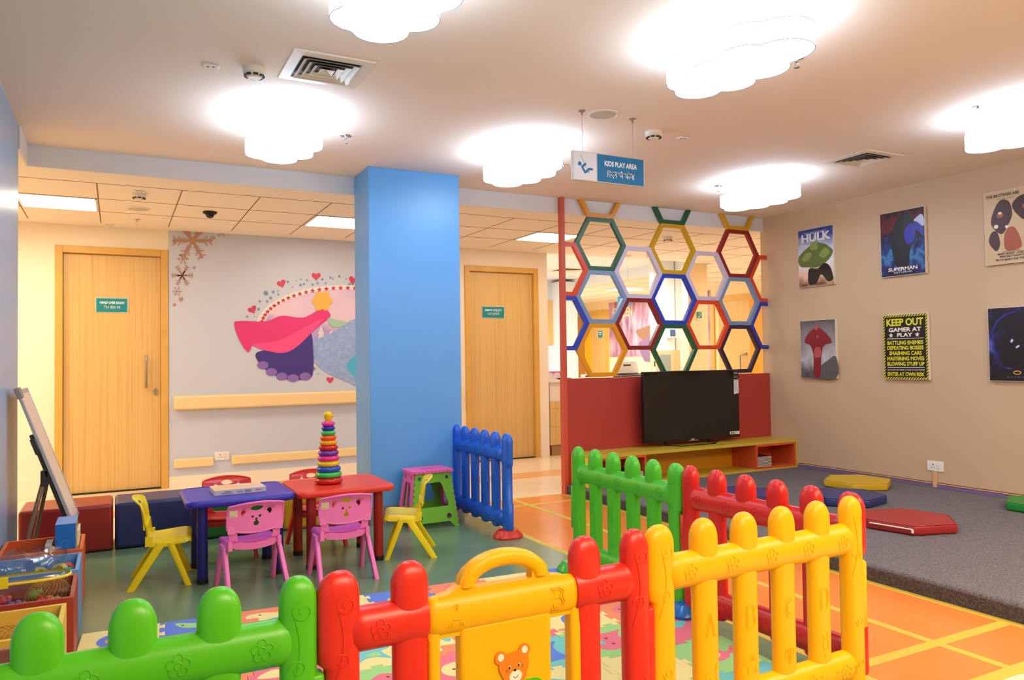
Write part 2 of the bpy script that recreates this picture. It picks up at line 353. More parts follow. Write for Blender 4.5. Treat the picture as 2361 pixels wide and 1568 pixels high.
# Devanagari letters as strokes on a 10-high grid: each glyph = (width, [polylines])
DEV = {
 'ka': (7, [[(0, 8), (7, 8)], [(3.5, 8), (3.5, 0)], [(3.5, 5.5), (2, 6), (.6, 5), (.8, 3.4), (2.2, 3), (3.5, 4)], [(3.5, 5), (5, 6), (6.4, 5.2), (6.2, 3.2)]]),
 'i': (3, [[(0, 8), (3, 8)], [(1.5, 8), (1.5, 0)], [(1.5, 8), (2.2, 10), (4.5, 10.4), (6, 8)]]),
 'da': (5.5, [[(0, 8), (5.5, 8)], [(3, 8), (3, 6.6), (1.2, 6), (1.4, 4.8), (3.6, 4.6), (4.2, 3), (3, 1.6), (1, 2.2)]]),
 'hal': (0, [[(-2.4, .6), (-.6, -1.4)]]),
 'ja': (7, [[(0, 8), (7, 8)], [(5.8, 8), (5.8, 0)], [(5.8, 5), (3, 5), (3.6, 3), (2.4, 1.6), (.8, 2.6)]]),
 'hp': (3.2, [[(0, 8), (3.2, 8)], [(.8, 8), (.8, 5), (1.8, 3.8), (3.4, 4)]]),
 'la': (7, [[(0, 8), (7, 8)], [(6, 8), (6, 0)], [(6, 4.4), (4.6, 5.6), (3.4, 4.4), (3.2, 2.6)], [(3.4, 4.4), (2.2, 5.8), (.8, 4.6), (1.6, 2.2)]]),
 'e': (0, [[(-1.2, 8), (-3, 10.6)]]),
 'ae': (5.5, [[(0, 8), (5.5, 8)], [(1, 8), (1, 5.4), (2.4, 4.4), (4.4, 5.4), (4.4, 8)], [(3, 4.6), (4.6, 2)]]),
 'ra': (5, [[(0, 8), (5, 8)], [(2, 8), (3.4, 6.4), (2.2, 4.6), (1, 4.6), (4, .4)]]),
 'ya': (7, [[(0, 8), (7, 8)], [(5.8, 8), (5.8, 0)], [(1, 8), (2.4, 6.4), (1.2, 4.6), (3, 3), (5.8, 4)]]),
 'aa': (3, [[(0, 8), (3, 8)], [(1.5, 8), (1.5, 0)]]),
 'ha': (5.5, [[(0, 8), (5.5, 8)], [(3, 8), (3, 6.6), (1.4, 6), (2, 4.8), (3.8, 4.6), (3.6, 3), (1.6, 2.6), (3, .4)]]),
 'ai': (0, [[(-2.4, 8), (-4.4, 10.4)], [(-1.8, 8), (-2.8, 10.8)]]),
 'ana': (8, [[(0, 8), (8, 8)], [(.8, 8), (.8, 4.6), (2, 3.6), (3.4, 4.6), (3.4, 8)], [(5.4, 8), (5.4, 0)]]),
 'o': (9, [[(0, 8), (9, 8)], [(.6, 6.6), (2.4, 7), (3, 5.6), (1.6, 4.6), (3.4, 3.8), (3, 1.8), (.6, 2.2)], [(3, 4.4), (5.6, 4.4)], [(5.6, 8), (5.6, 0)], [(8, 8), (8, 0)], [(8, 8), (6, 10.6)]]),
 'va': (6.5, [[(0, 8), (6.5, 8)], [(5.4, 8), (5.4, 0)], [(5.4, 5), (3, 5.8), (1.2, 4.6), (2.4, 2.8), (5.4, 4)]]),
 'ruu': (6, [[(0, 8), (6, 8)], [(2, 8), (3.4, 6.4), (2.2, 4.6), (1, 4.6), (4, .4)], [(3.2, 4), (5.4, 5), (5.6, 3)]]),
 'ma': (7, [[(0, 8), (7, 8)], [(5.8, 8), (5.8, 0)], [(1.6, 8), (1.6, 3.6), (.8, 2.6), (2, 2.4), (1.6, 3.8), (5.8, 3.8)]]),
 'rr': (0, [[(-2, 8), (-1.4, 10.4), (-3.6, 10.6)]]),
 'ttii': (8.5, [[(0, 8), (8.5, 8)], [(3.4, 8), (3.2, 6.4), (1.2, 5), (1.4, 3), (3.6, 2.2), (4.4, 3.4)], [(7, 8), (7, 0)], [(3, 8), (4.4, 10.6), (7, 8)]]),
 'u': (0, [[(-2.4, 0), (-3.6, -1.4), (-1.6, -2)]]),
 'tti': (5, [[(0, 8), (5, 8)], [(3, 8), (2.8, 6.4), (1, 5), (1.2, 3), (3.4, 2.2), (4, 3.4)]]),
}
def hindi(mb, words, h, fn, cx, cy, sw=.09, width=None):
    gl = []; x = 0
    for wd in words:
        for g in wd:
            W_, ls = DEV[g]
            for l in ls: gl.append([(x+a, b) for a, b in l])
            x += W_
        x += 4
    x -= 4; k = h/10; kx = (width/x if width else k)
    for l in gl:
        for (a, b), (c, d) in zip(l, l[1:]):
            a2, b2, c2, d2 = (a-x/2)*kx, (b-4)*k, (c-x/2)*kx, (d-4)*k
            L = sqrt((c2-a2)**2+(d2-b2)**2) or 1; nx, ny = -(d2-b2)/L*h*sw/2, (c2-a2)/L*h*sw/2; ex, ey = (c2-a2)/L*h*sw/2, (d2-b2)/L*h*sw/2
            mb.add([fn(cx+p, cy+q) for p, q in ((a2+nx-ex, b2+ny-ey), (a2-nx-ex, b2-ny-ey), (c2-nx+ex, d2-ny+ey), (c2+nx+ex, d2+ny+ey))], [(0, 1, 2, 3)])
def door_sign(x0, x1, z0, z1, y, title, words, label):
    s = thing('door_sign', label, 'sign', ((x0+x1)/2, y, (z0+z1)/2)); w_, h_ = (x1-x0), (z1-z0)
    bx('sign_plate', alu, -w_/2, w_/2, -.006, 0, -h_/2, h_/2, s); bx('sign_face', teal, -w_/2+.005, w_/2-.008, -.0075, -.005, -h_/2+.005, h_/2-.005, s)
    m = MB(); fn = lambda u, v: (u, -.0082, v); put_text(m, title, .03, fn, 0, .022, width=w_*.74, off=.001)
    hindi(m, words, .026, fn, 0, -.02, .12, width=w_*.5); m.build('lettering', signW, s, smooth=False)
door_sign(-.165, .099, 1.628, 1.763, YB+.03, 'HAND OVER ROOM', [['ha', 'ai', 'ana', 'da'], ['o', 'va', 'ra'], ['ruu', 'ma']], 'teal HAND OVER ROOM sign on the left oak door')
door_sign(3.694, 3.985, 1.628, 1.763, YB+.03, 'DIRTY UTILITY', [['da', 'ra', 'ttii', 'rr'], ['ya', 'u', 'i', 'tti', 'i', 'la', 'ttii']], 'teal DIRTY UTILITY sign on the oak door right of the pillar')

# handrail and bumper rails on the mural wall
tag(bx('handrail', bump_r, .476, 3.4, 7.71, YB-.006, .724, .85, bevel=.018, seg=3), 'long cream vinyl handrail below the painted mural', 'handrail')
tag(bx('bumper_rail', bump_r, .476, .825, 7.755, YB-.006, .176, .261, bevel=.012, seg=3), 'short cream bumper rail between left door and wall socket', 'bumper rail')
tag(bx('bumper_rail', bump_r, .985, 3.4, 7.755, YB-.006, .176, .261, bevel=.012, seg=3), 'long low cream bumper rail right of the corridor socket', 'bumper rail')
def socket(loc, rz, label, w_=.135, h_=.08):
    s = thing('wall_socket', label, 'socket', loc, rz)
    bx('face_plate', white, -w_/2, w_/2, -.009, 0, -h_/2, h_/2, s, bevel=.003)
    m = MB(); m.box(-.020, -.013, -.0097, -.008, .006, .018); m.box(-.033, -.025, -.0097, -.008, -.014, -.009); m.box(-.009, -.001, -.0097, -.008, -.014, -.009); m.build('pin_holes', blk, s)
    bx('rocker_switch', offw, .014, .04, -.0125, -.008, -.02, .02, s, bevel=.002); return s
socket((.9, YB-.006, .265), 0, 'cream wall socket between the two low bumper rails')
s = socket((XR, 3.832, .254), -pi/2, 'white wall socket above the purple skirting of the tan wall')
tag(bx('cable_trunking', mat('tan_trunking', (222, 176, 136), .5), XR-.02, XR, 3.818, 3.848, .087, .212, bevel=.002), 'short tan cable trunking running down below white wall socket', 'cable cover')

# ------------------------------------------------------------------ mural (printed wall film; plain stand-in shapes for its figures)
def wallfn(y): return lambda x, yy: tuple(at(x, yy, Y=y))
mu = thing('wall_mural', 'wall mural of starry oval winter scene with pink and navy swooshes', 'mural', (0, 0, 0))
lay = [YB-.0064]
def mural(name, polys, m):
    b = MB(); lay[0] -= .0004
    for p in polys: b.ngon(p, wallfn(lay[0]))
    return b.build(name, m, mu, smooth=False)
ell = lambda k=1: [(792+188*k*cos(2*pi*i/64), 754-90*k*sin(2*pi*i/64)+ .0) for i in range(64)]
mural('white_halo', [[(x*1.0, y) for x, y in ell(1.07)]], mat('print_white', (240, 232, 222), .5))
winter = ramp_mat('winter_print', [(0, (214, 190, 226)), (.35, (170, 150, 214)), (.5, (196, 172, 220)), (.62, (232, 206, 220)), (1, (222, 196, 226))], space='Generated', noise=.9, nscale=5, stretch=(1.5, 1, 1), rough=.5)
mural('winter_scene', [ell(.97)], winter)
mural('pine_trees', [[(x-w_, 826), (x-w_*.5, 800), (x-w_*.8, 800), (x-w_*.3, 770), (x-w_*.5, 770), (x, 770-h_), (x+w_*.5, 770), (x+w_*.3, 770), (x+w_*.8, 800), (x+w_*.5, 800), (x+w_, 826)] for x, w_, h_ in ((740, 15, 20), (764, 12, 10), (800, 16, 40), (822, 14, 70), (640, 9, -10))], mat('pale_tree_print', (232, 212, 224), .5))
mural('star_ring', [star(792+190*cos(a), 754-90*sin(a), 6.2, a0=-pi/2) for a in [radians(q) for q in range(22, 336, 5)]], mat('crimson_print', (202, 44, 98), .5))
for x, y, s_, r_ in ((582, 714, 11, -.5), (649, 654, 11, -.35), (729, 637, 11, 0), (814, 646, 11, .3), (761, 876, 9, 0)): mural('heart', [heart(x, y, s_, r_+pi)], mat('heart_print', (214, 62, 98), .5))
sf = []
def flake(x, y, r, th=.12):
    out = []
    for i in range(6):
        a = pi*i/3; dx, dy = cos(a), sin(a); nx, ny = -dy*r*th, dx*r*th
        out.append([(x+nx, y+ny), (x-nx, y-ny), (x+dx*r-nx, y+dy*r-ny), (x+dx*r+nx, y+dy*r+ny)])
        if r > 5:
            for sg in (-1, 1):
                for q in (.55, .8):
                    bx0, by0 = x+dx*r*q, y+dy*r*q; b = a+sg*.9; ex, ey = bx0+cos(b)*r*.3, by0+sin(b)*r*.3
                    out.append([(bx0+nx*.7, by0+ny*.7), (bx0-nx*.7, by0-ny*.7), (ex-nx*.7, ey-ny*.7), (ex+nx*.7, ey+ny*.7)])
    return out
rr = random.Random(3)
for x, y, r in ((613, 676, 6), (630, 673, 4), (642, 679, 3), (616, 695, 3.5), (624, 687, 4), (599, 695, 3.5), (596, 713, 4), (588, 706, 2.5), (570, 730, 3.5), (586, 730, 2), (664, 650, 3.5), (693, 657, 4), (701, 655, 3), (708, 646, 3), (721, 656, 3.5), (732, 653, 4), (743, 644, 4), (762, 640, 3.5), (768, 643, 2.5), (782, 637, 3.5), (751, 653, 3), (694, 644, 2.5), (683, 648, 2), (798, 643, 2), (806, 655, 3.5), (814, 655, 3.5), (674, 662, 2), (725, 850, 3.5), (734, 862, 2), (641, 671, 2)):
    sf += flake(x, y, r, .14)
mural('blue_snowflakes', sf, mat('blue_flake_print', (92, 140, 176), .5))
br = []
for x, y, r in ((444, 555, 46), (422, 597, 13), (420, 635, 25), (408, 672, 11), (510, 533, 14)): br += [p for p in flake(x, y, r, .06)]
for x, y, r in ((444, 555, 24), (420, 635, 12)): br += [p for p in flake(x, y, r, .1)]
br += [[(x_, max(y_, 0)) for x_, y_ in star(417, 690, 7)], circ(402, 703, 3.5), circ(403, 560, 3), circ(493, 549, 3.5), circ(448, 617, 3)]
br = [[(x_, max(y_, 529.5+(x_-387)*.057)) for x_, y_ in p] for p in br]
mural('brown_snowflakes', br, mat('rose_brown_print', (188, 140, 116), .5))
# generic swooshes in place of the painted figures
mural('pale_swoosh', [smoothp([(700, 800), (760, 770), (826, 735), (838, 800), (838, 888), (800, 880), (740, 850)])], mat('ice_blue_print', (150, 176, 226), .5, vary=.15, vscale=30))
mural('turquoise_swoosh', [smoothp([(800, 840), (838, 810), (838, 875), (815, 868)])], mat('turquoise_print', (76, 184, 224), .5))
mural('navy_swoosh', [smoothp([(590, 815), (640, 800), (690, 765), (714, 762), (722, 800), (720, 866), (690, 876), (650, 872), (610, 850)])], mat('navy_print', (66, 52, 138), .5))
mural('purple_scallops', [circ(x, y, 13, 9) for x, y in ((606, 842), (626, 858), (650, 868), (676, 872), (704, 868))], mat('violet_print', (140, 108, 188), .5))
mural('pink_swoosh', [smoothp([(540, 746), (556, 740), (612, 741), (650, 728), (700, 732), (742, 712), (762, 728), (736, 752), (700, 782), (660, 812), (612, 808), (584, 796), (572, 812), (552, 784)])], mat('magenta_print', (228, 54, 128), .5))
mural('pink_fold', [smoothp([(584, 794), (640, 786), (700, 756), (742, 736), (706, 780), (662, 812), (612, 808)])], mat('hot_pink_print', (244, 80, 140), .5))
mural('golden_flower', [circ(743+15*cos(a), 694-15*sin(a), 9, 9, n=16) for a in [2*pi*i/6 for i in range(6)]] + [circ(743, 694, 10)], mat('golden_print', (250, 184, 76), .5))
mural('mint_leaf', [smoothp([(756, 734), (776, 738), (800, 744), (784, 754), (764, 752)])], mat('mint_print', (164, 200, 180), .5))

# ------------------------------------------------------------------ ceiling fittings of the play room
def cloud_lamp(x, y, label, cables=((.1, -.2), (-.05, .24))):
    t = thing('cloud_lamp', label, 'ceiling lamp', (x, y, 2.36), 0, 'cloud-shaped ceiling lamps')
    C_ = [(.02, -.23, .125), (-.075, -.14, .115), (.085, -.06, .115), (-.06, .04, .13), (.085, .12, .105), (-.075, .2, .105), (.02, .26, .105), (.0, 0, .12)]
    n = 140; out = []
    for i in range(n):                                     # outer envelope of the union of circles, by ray from the axis
        a = 2*pi*i/n; d = (cos(a), sin(a)); best = 0
        s_ = 0.0
        while s_ < .5:
            if any((d[0]*s_-cx)**2+(d[1]*s_-cy)**2 < r*r for cx, cy, r in C_): best = s_
            s_ += .002
        out.append((d[0]*best, d[1]*best))
    b = MB(); b.rings([[(px_*.985, py_*.985, 0) for px_, py_ in out], [(px_, py_, .004) for px_, py_ in out], [(px_, py_, .086) for px_, py_ in out], [(px_*.985, py_*.985, .09) for px_, py_ in out]])
    b.build('lamp_shade', emis('cloud_lamp_glow', CLOUD_C, CLOUD_L), t)
    for z_ in (.001, .089): q = MB(); q.tube([(u, v, z_) for u, v in out], .0016, 5, closed=True); q.build('shade_rim', mat('shade_rim_grey', (120, 132, 165), .6), t)
    for cx, cy in cables:
        k_ = MB(); k_.tube([(cx, cy, .088), (cx, cy, .18)], .0022, 6); k_.cyl(cx, cy, .088, .112, .006, 10); k_.cyl(cx, cy, .165, .18, .009, 12); k_.build('suspension_cable', steel, t)
    return t
l1 = cloud_lamp(.84, 4.36, 'cloud lamp nearest the left wall above the blue table', ((.03, -.15),))
for (x, y, lb) in ((2.37, 4.36, 'cloud lamp right of the blue pillar, left of the hanging sign'), (4.5, 4.38, 'cloud lamp in front of the honeycomb screen'), (.84, 2.40, 'cloud lamp cut off by the top edge, left of the big one'), (2.33, 2.38, 'largest cloud lamp, nearest the camera above the gate'), (4.55, 2.40, 'cloud lamp cut off by the right edge above the posters')):
    place(l1, (x, y, 2.36), 0, lb)
def vent(x, y, s, z, label, dx=0):
    t = thing('air_vent', label, 'air vent', (x, y, z))
    b = MB()
    def frame(a, c, z0, z1, bb=b):
        for q in range(4):
            A = [(a, -a), (a, a), (-a, a), (-a, -a)]; p0, p1 = A[q], A[(q+1) % 4]; k_ = c/a
            bb.add([(p0[0], p0[1], z0), (p1[0], p1[1], z0), (p1[0]*k_, p1[1]*k_, z1), (p0[0]*k_, p0[1]*k_, z1)], [(0, 1, 2, 3), (3, 2, 1, 0)])
    h = s/2
    frame(h, h*.985, 0, -.006); frame(h*.985, h*.74, -.006, -.008); frame(h*.74, h*.70, -.008, .0)
    b.build('vent_frame', offw, t, smooth=False)
    v = MB()
    for k_ in (.68, .52, .36): frame(h*k_, h*(k_-.135), -.016, .001, v)
    frame(h*.18, h*.02, -.014, -.004, v); v.build('louvres', offw, t, smooth=False)
    bx('duct_opening', blk, -h*.72, h*.72, -h*.72, h*.72, -.002, -.0005, t)
vent(.885, 3.57, .38, ZC, 'square white air vent beside the smoke detector, left ceiling'); vent(4.70, 3.59, .38, ZC, 'square white air vent near the poster wall, right ceiling')
def smoke(x, y, z, label, s=1):
    t = thing('smoke_detector', label, 'smoke detector', (x, y, z))
    MB().lathe([(.052*s, 0), (.052*s, -.022*s), (.05*s, -.026*s)], 28).build('base', offw, t)
    b = MB(); b.lathe([(.05*s, -.026*s), (.043*s, -.036*s), (.03*s, -.042*s), (.03*s, -.046*s), (.001, -.046*s)], 28); b.build('sensor_head', offw, t)
    v = MB()
    for i in range(8): a = 2*pi*i/8; M = Matrix.Rotation(a, 4, 'Z'); v.box(.034*s, .0465*s, -.011*s, .011*s, -.041*s, -.034*s, M)
    v.build('sensor_slots', blk, t)
smoke(.578, 3.70, ZC, 'white smoke detector left of the square vent'); smoke(2.935, 3.704, ZC, 'white smoke detector right of the hanging sign')
smoke(.15, 6.19, ZK, 'smoke detector on the tiled corridor ceiling, left end', .95); smoke(5.12, 6.26, ZK, 'smoke detector seen through the yellow hexagon', .95)
def sprinkler(x, y, z, label):
    t = thing('sprinkler_head', label, 'sprinkler', (x, y, z))
    MB().lathe([(.034, 0), (.032, -.004), (.012, -.006)], 20).build('escutcheon', chrome, t)
    b = MB(); b.cyl(0, 0, -.022, -.004, .009, 10); b.tube([(.008, 0, -.02), (.013, 0, -.032), (.004, 0, -.046)], .0022, 6); b.tube([(-.008, 0, -.02), (-.013, 0, -.032), (-.004, 0, -.046)], .0022, 6); b.cyl(0, 0, -.048, -.046, .014, 12); b.build('nozzle', chrome, t)
for x, y, z, lb in ((1.252, 4.572, ZC, 'chrome sprinkler between left cloud lamp and blue pillar'), (2.85, 4.624, ZC, 'chrome sprinkler just left of the hanging sign'), (2.816, 2.488, ZC, 'chrome sprinkler just right of the largest cloud lamp'), (4.319, 2.548, ZC, 'chrome sprinkler left of the right-edge cloud lamp'), (4.343, 4.66, ZC, 'chrome sprinkler beside cloud lamp near the screen'), (.16, 7.31, ZK, 'sprinkler on corridor ceiling above the left oak door'), (5.74, 7.41, ZK, 'sprinkler seen through the upper left lavender hexagon'), (8.97, 8.72, ZK, 'sprinkler far off above the orange and oak door')): sprinkler(x, y, z, lb)
def speaker(x, y, z, r, label):
    t = thing('ceiling_speaker', label, 'speaker', (x, y, z))
    MB().lathe([(r, 0), (r, -.005), (r*.88, -.008), (r*.86, -.005)], 36).build('rim', white, t); MB().lathe([(r*.86, -.005), (.001, -.007)], 36).build('grille', mat('speaker_mesh', (206, 196, 180), .7, bump=.4, bscale=500), t)
speaker(2.459, 3.555, ZC, .088, 'round white ceiling speaker above the hanging sign'); speaker(.16, 6.79, ZK, .09, 'round flush speaker in tiled corridor ceiling'); speaker(5.56, 7.6, ZK, .09, 'round flush speaker behind the screen near tile edge')
def sensor(x, y, z, label):
    t = thing('ceiling_indicator', label, 'indicator', (x, y, z)); bx('cover', white, -.035, .035, -.025, .025, -.008, 0, t, bevel=.003); m = MB(); m.cyl(.01, -.008, -.0105, -.008, .005, 10); m.box(-.02, -.008, -.006, .006, -.009, -.0078); m.build('indicator_lens', mat('dark_lens', (120, 60, 50), .3), t)
for a in ((.393, 3.749, ZC, 'small white indicator plate left of smoke detector'), (3.184, 3.725, ZC, 'small white indicator plate right of the smoke detector'), (.15, 6.1, ZK, 'tiny indicator plate behind the corridor smoke detector'), (-.05, 7.68, ZK, 'tiny indicator plate above the left oak door')): sensor(*a)
t = thing('dome_camera', 'small black dome camera on the tiled corridor ceiling', 'camera', (.69, 6.71, ZK)); MB().lathe([(.055, 0), (.055, -.012), (.045, -.02)], 20).build('camera_base', blk, t); MB().ball((0, 0, -.025), (.035, .035, .03)).build('camera_dome', mat('smoked_dome', (18, 18, 20), .1), t)
def panel_light(x0, x1, y0, y1, label, z=ZK, m=None):
    t = thing('panel_light', label, 'ceiling light', ((x0+x1)/2, (y0+y1)/2, z)); w_, d_ = (x1-x0)/2, (y1-y0)/2
    f = MB(); f.box(-w_, w_, -d_, -d_+.012, -.006, 0); f.box(-w_, w_, d_-.012, d_, -.006, 0); f.box(-w_, -w_+.012, -d_, d_, -.006, 0); f.box(w_-.012, w_, -d_, d_, -.006, 0); f.build('light_frame', white, t)
    bx('diffuser', m or emis('panel_glow', PANEL_C, PANEL_L), -w_+.012, w_-.012, -d_+.012, d_-.012, -.004, -.0005, t)
panel_light(-.655, -.13, 6.51, 7.03, 'lit square ceiling panel above the left oak door'); panel_light(1.525, 2.05, 6.51, 7.03, 'lit square ceiling panel cut by blue pillar'); panel_light(3.705, 4.23, 6.51, 7.03, 'lit square ceiling panel behind the red post')
panel_light(8.03, 8.56, 11.1, 11.64, 'far lit ceiling panel seen through the lavender hexagon')

# hanging sign
t = thing('hanging_sign', 'hanging KIDS PLAY AREA sign with swing pictogram on white cables', 'sign', (2.49, 3.555, 2.225))
bx('sign_box', alu, -.245, .245, -.012, .012, -.082, .082, t, bevel=.002)
bx('blue_face', blueS, -.085, .238, -.0135, -.011, -.077, .078, t); bx('white_face', mat('sign_white_face', (222, 224, 228), .5), -.241, -.092, -.0135, -.011, -.077, .078, t)
m = MB(); fn = lambda u, v: (u, -.0143, v); put_text(m, 'KIDS PLAY AREA', .04, fn, .075, .028, width=.225, off=.0012)
hindi(m, [['i', 'ka', 'da', 'hal', 'ja'], ['hp', 'la', 'e'], ['ae', 'i', 'ra', 'ya', 'aa']], .036, fn, .075, -.03, .12, width=.19); m.build('lettering', signW, t, smooth=False)
m = MB(); m.ngon(circ(-.203, .01, .012), fn)
def stroke(mb, pts, w_, fn):
    for (a, b), (c, d) in zip(pts, pts[1:]):
        L = sqrt((c-a)**2+(d-b)**2); nx, ny = -(d-b)/L*w_/2, (c-a)/L*w_/2; mb.ngon([(a+nx, b+ny), (a-nx, b-ny), (c-nx, d-ny), (c+nx, d+ny)], fn)
    for a, b in pts: mb.ngon(circ(a, b, w_/2, n=12), fn)
stroke(m, [(-.166, .012), (-.188, -.006), (-.168, -.036), (-.143, -.014), (-.121, -.014)], .013, fn); stroke(m, [(-.152, -.035), (-.14, -.026)], .005, fn); m.build('swing_pictogram', blueS, t, smooth=False)
m = MB(); stroke(m, [(-.197, .06), (-.174, .018)], .002, fn); stroke(m, [(-.166, .002), (-.16, -.008)], .002, fn); m.build('swing_rope', dgrey, t, smooth=False)
for x in (-.174, .174):
    m = MB(); m.tube([(x, 0, .08), (x, 0, .315)], .0012, 6); m.cyl(x, 0, .29, .315, .006, 10); m.cyl(x, 0, .311, .315, .02, 16); m.build('suspension_cable', steel, t)

# ================================================================== PLAY FENCE
PT = .165; HF = .672
def sup(w_, t_, n=24, e=2.6):
    out = []
    for i in range(n):
        a = 2*pi*i/n; c, s_ = cos(a), sin(a); out.append((w_*math.copysign(abs(c)**(2/e), c), t_*math.copysign(abs(s_)**(2/e), s_)))
    return out
def post_mesh(x, kind, out=1):
    """kind: 'mid', 'L' (tab in the middle), 'R' (tabs at top and bottom)"""
    b = MB(); rs = []
    w_ = .044
    prof = [(.045, .3, .6), (.048, .7, .8), (.056, .95, 1), (.07, 1, 1), (.44, 1, 1), (.50, 1, 1.1), (.56, 1.02, 1.28), (.595, 1.03, 1.34)]
    for i in range(1, 11): a = pi/2*i/10; prof.append((.612+.061*sin(a), 1.03*cos(a)**.86 if i < 10 else .03, 1.32*cos(a)**.86 if i < 10 else .03))
    if kind != 'mid': prof = [(z, a*.92, 1.25 if z > .05 and z < .6 else c) for z, a, c in prof]
    def wide(z):                                   # the end posts carry wide stretches that lock with the neighbour
        if kind != 'R': return 1
        t_ = max(0, min(1, (z-.458)/.012)) if z > .3 else max(0, min(1, (.228-z)/.012)); return 1+.36*t_
    if kind == 'R':
        prof = sorted(prof + [(q, .92, 1.25) for q in (.216, .228, .458, .47)])
    for z, a, c in prof: rs.append([(x+p*a*(wide(z) if p*out > 0 else 1), q*c, z) for p, q in sup(w_, .0235)])
    b.rings(rs)
    return b
def surf_post(x, u, end): # front surface offset of a post at lateral distance u
    w_, t_ = .044, .0235*(1.25 if end else 1); r = min(abs(u)/w_, .97); return t_*(1-r**2.6)**(1/2.6)
def surf_rail(v):
    r = min(abs(v)/.052, .97); return .037*sqrt(1-r*r)
def emb(b, pts, fn, r=.001, closed=False): b.tube([fn(u, v) for u, v in pts], r, 5, closed=closed)
def flower2d(cx, cz, s=1):
    out = []
    for k in range(5):
        a0 = pi/2+2*pi*k/5; px_, pz_ = cx+.014*s*cos(a0), cz+.014*s*sin(a0)
        out.append([(px_+.0095*s*cos(a0+t), pz_+.0095*s*sin(a0+t)) for t in [(-2.0+4.0*j/10) for j in range(11)]])
    out.append(circ(cx, cz, .0075*s, n=12)); return out
def spiral(cx, cz, r, turns=1.4, d=1, a0=0): return [(cx+d*r*(1-.75*i/20)*cos(a0+2*pi*turns*i/20), cz+r*(1-.75*i/20)*sin(a0+2*pi*turns*i/20)) for i in range(21)]
LET = {'A': [[(-.012, -.03), (0, .03), (.012, -.03)], [(-.008, -.008), (.008, -.008)], [(-.019, -.03), (-.004, .036), (.004, .036), (.019, -.03)]],
       'B': [[(-.012, -.03), (-.012, .03), (.004, .03), (.011, .02), (.004, .004), (-.012, .002)], [(.004, .004), (.013, -.008), (.012, -.024), (.003, -.03), (-.012, -.03)], [(-.018, -.036), (-.018, .036), (.006, .036), (.018, .024), (.014, .006), (.02, -.01), (.016, -.03), (.004, -.036), (-.018, -.036)]],
       'C': [[(.013, .02), (.004, .03), (-.008, .026), (-.014, .01), (-.014, -.012), (-.007, -.027), (.005, -.03), (.014, -.02)], [(.008, .014), (0, .02), (-.007, .008), (-.007, -.01), (.001, -.02), (.008, -.014)]],
       'D': [[(-.012, -.03), (-.012, .03), (.002, .03), (.012, .018), (.014, -.006), (.006, -.026), (-.012, -.03)], [(-.018, -.036), (-.018, .036), (.006, .036), (.018, .02), (.02, -.008), (.01, -.034), (-.018, -.036)]]}
SEA = [[[(-.02, -.01), (-.016, .01), (0, .022), (.012, .02), (.02, .03), (.016, .012), (.02, -.01), (.014, -.03), (.018, -.045), (.008, -.036), (0, -.042), (.006, -.028), (.002, -.008), (-.01, -.004), (-.02, -.01)]],
       [star(0, 0, .028, 5, .5)+[star(0, 0, .028, 5, .5)[0]], [(-.004, 0), (.004, .002)], [(0, .01), (.002, .018)], [(.01, -.004), (.016, -.01)]],
       [[(0, -.03), (-.018, 0), (-.014, .016), (-.007, .01), (0, .02), (.007, .01), (.014, .016), (.018, 0), (0, -.03)], [(0, -.03), (-.008, .008)], [(0, -.03), (.008, .008)], [(0, -.03), (0, .014)]],
       [[(-.008, .03), (.004, .036), (.012, .026), (.006, .016), (.012, .004), (.01, -.014), (0, -.024), (-.006, -.03), (-.002, -.038), (.006, -.034)], [(-.008, .03), (-.014, .024), (-.004, .02), (-.01, .006), (-.008, -.01), (-.004, -.02)]]]
def deco_post(b, x, k, kind, side):
    end = kind != 'mid'; fn = lambda u, v: (x+u, side*(surf_post(x, u, end)+.0006), v)
    if end:
        emb(b, spiral(.006, .60, .026, a0=pi/2), fn); emb(b, spiral(-.006, .475, .02, d=-1, a0=0), fn); emb(b, [(-.018, .61-.02*i+0) if i < 1 else (-.02+.018*sin(i*.5), .61-.028*i) for i in range(8)], fn)
        emb(b, spiral(0, .26, .018, a0=pi), fn); emb(b, spiral(0, .12, .016, a0=0), fn)
    else:
        for l in LET['ABCD'[k % 4]]: emb(b, [(u, v+.36) for u, v in l], fn)
        for l in SEA[k % 4]: emb(b, [(u*1.1, v*1.1+.215) for u, v in l], fn)
def tabs(b, x, kind, sd_):
    """interlocking hinge blocks on the outer side of an end post"""
    t_ = .0235
    def blk_(xa, xb, z0, z1):
        r = .008; prof = [(z0, .45), (z0+r*.4, .8), (z0+r, 1), (z1-r, 1), (z1-r*.4, .8), (z1, .45)]
        b.rings([[((xa+xb)/2+p*(.5+.5*k_), q*k_, z) for p, q in sup(abs(xb-xa)/2, t_, e=5)] for z, k_ in prof])
    if kind == 'L': blk_(x+sd_*.010, x+sd_*.055, .225, .455)
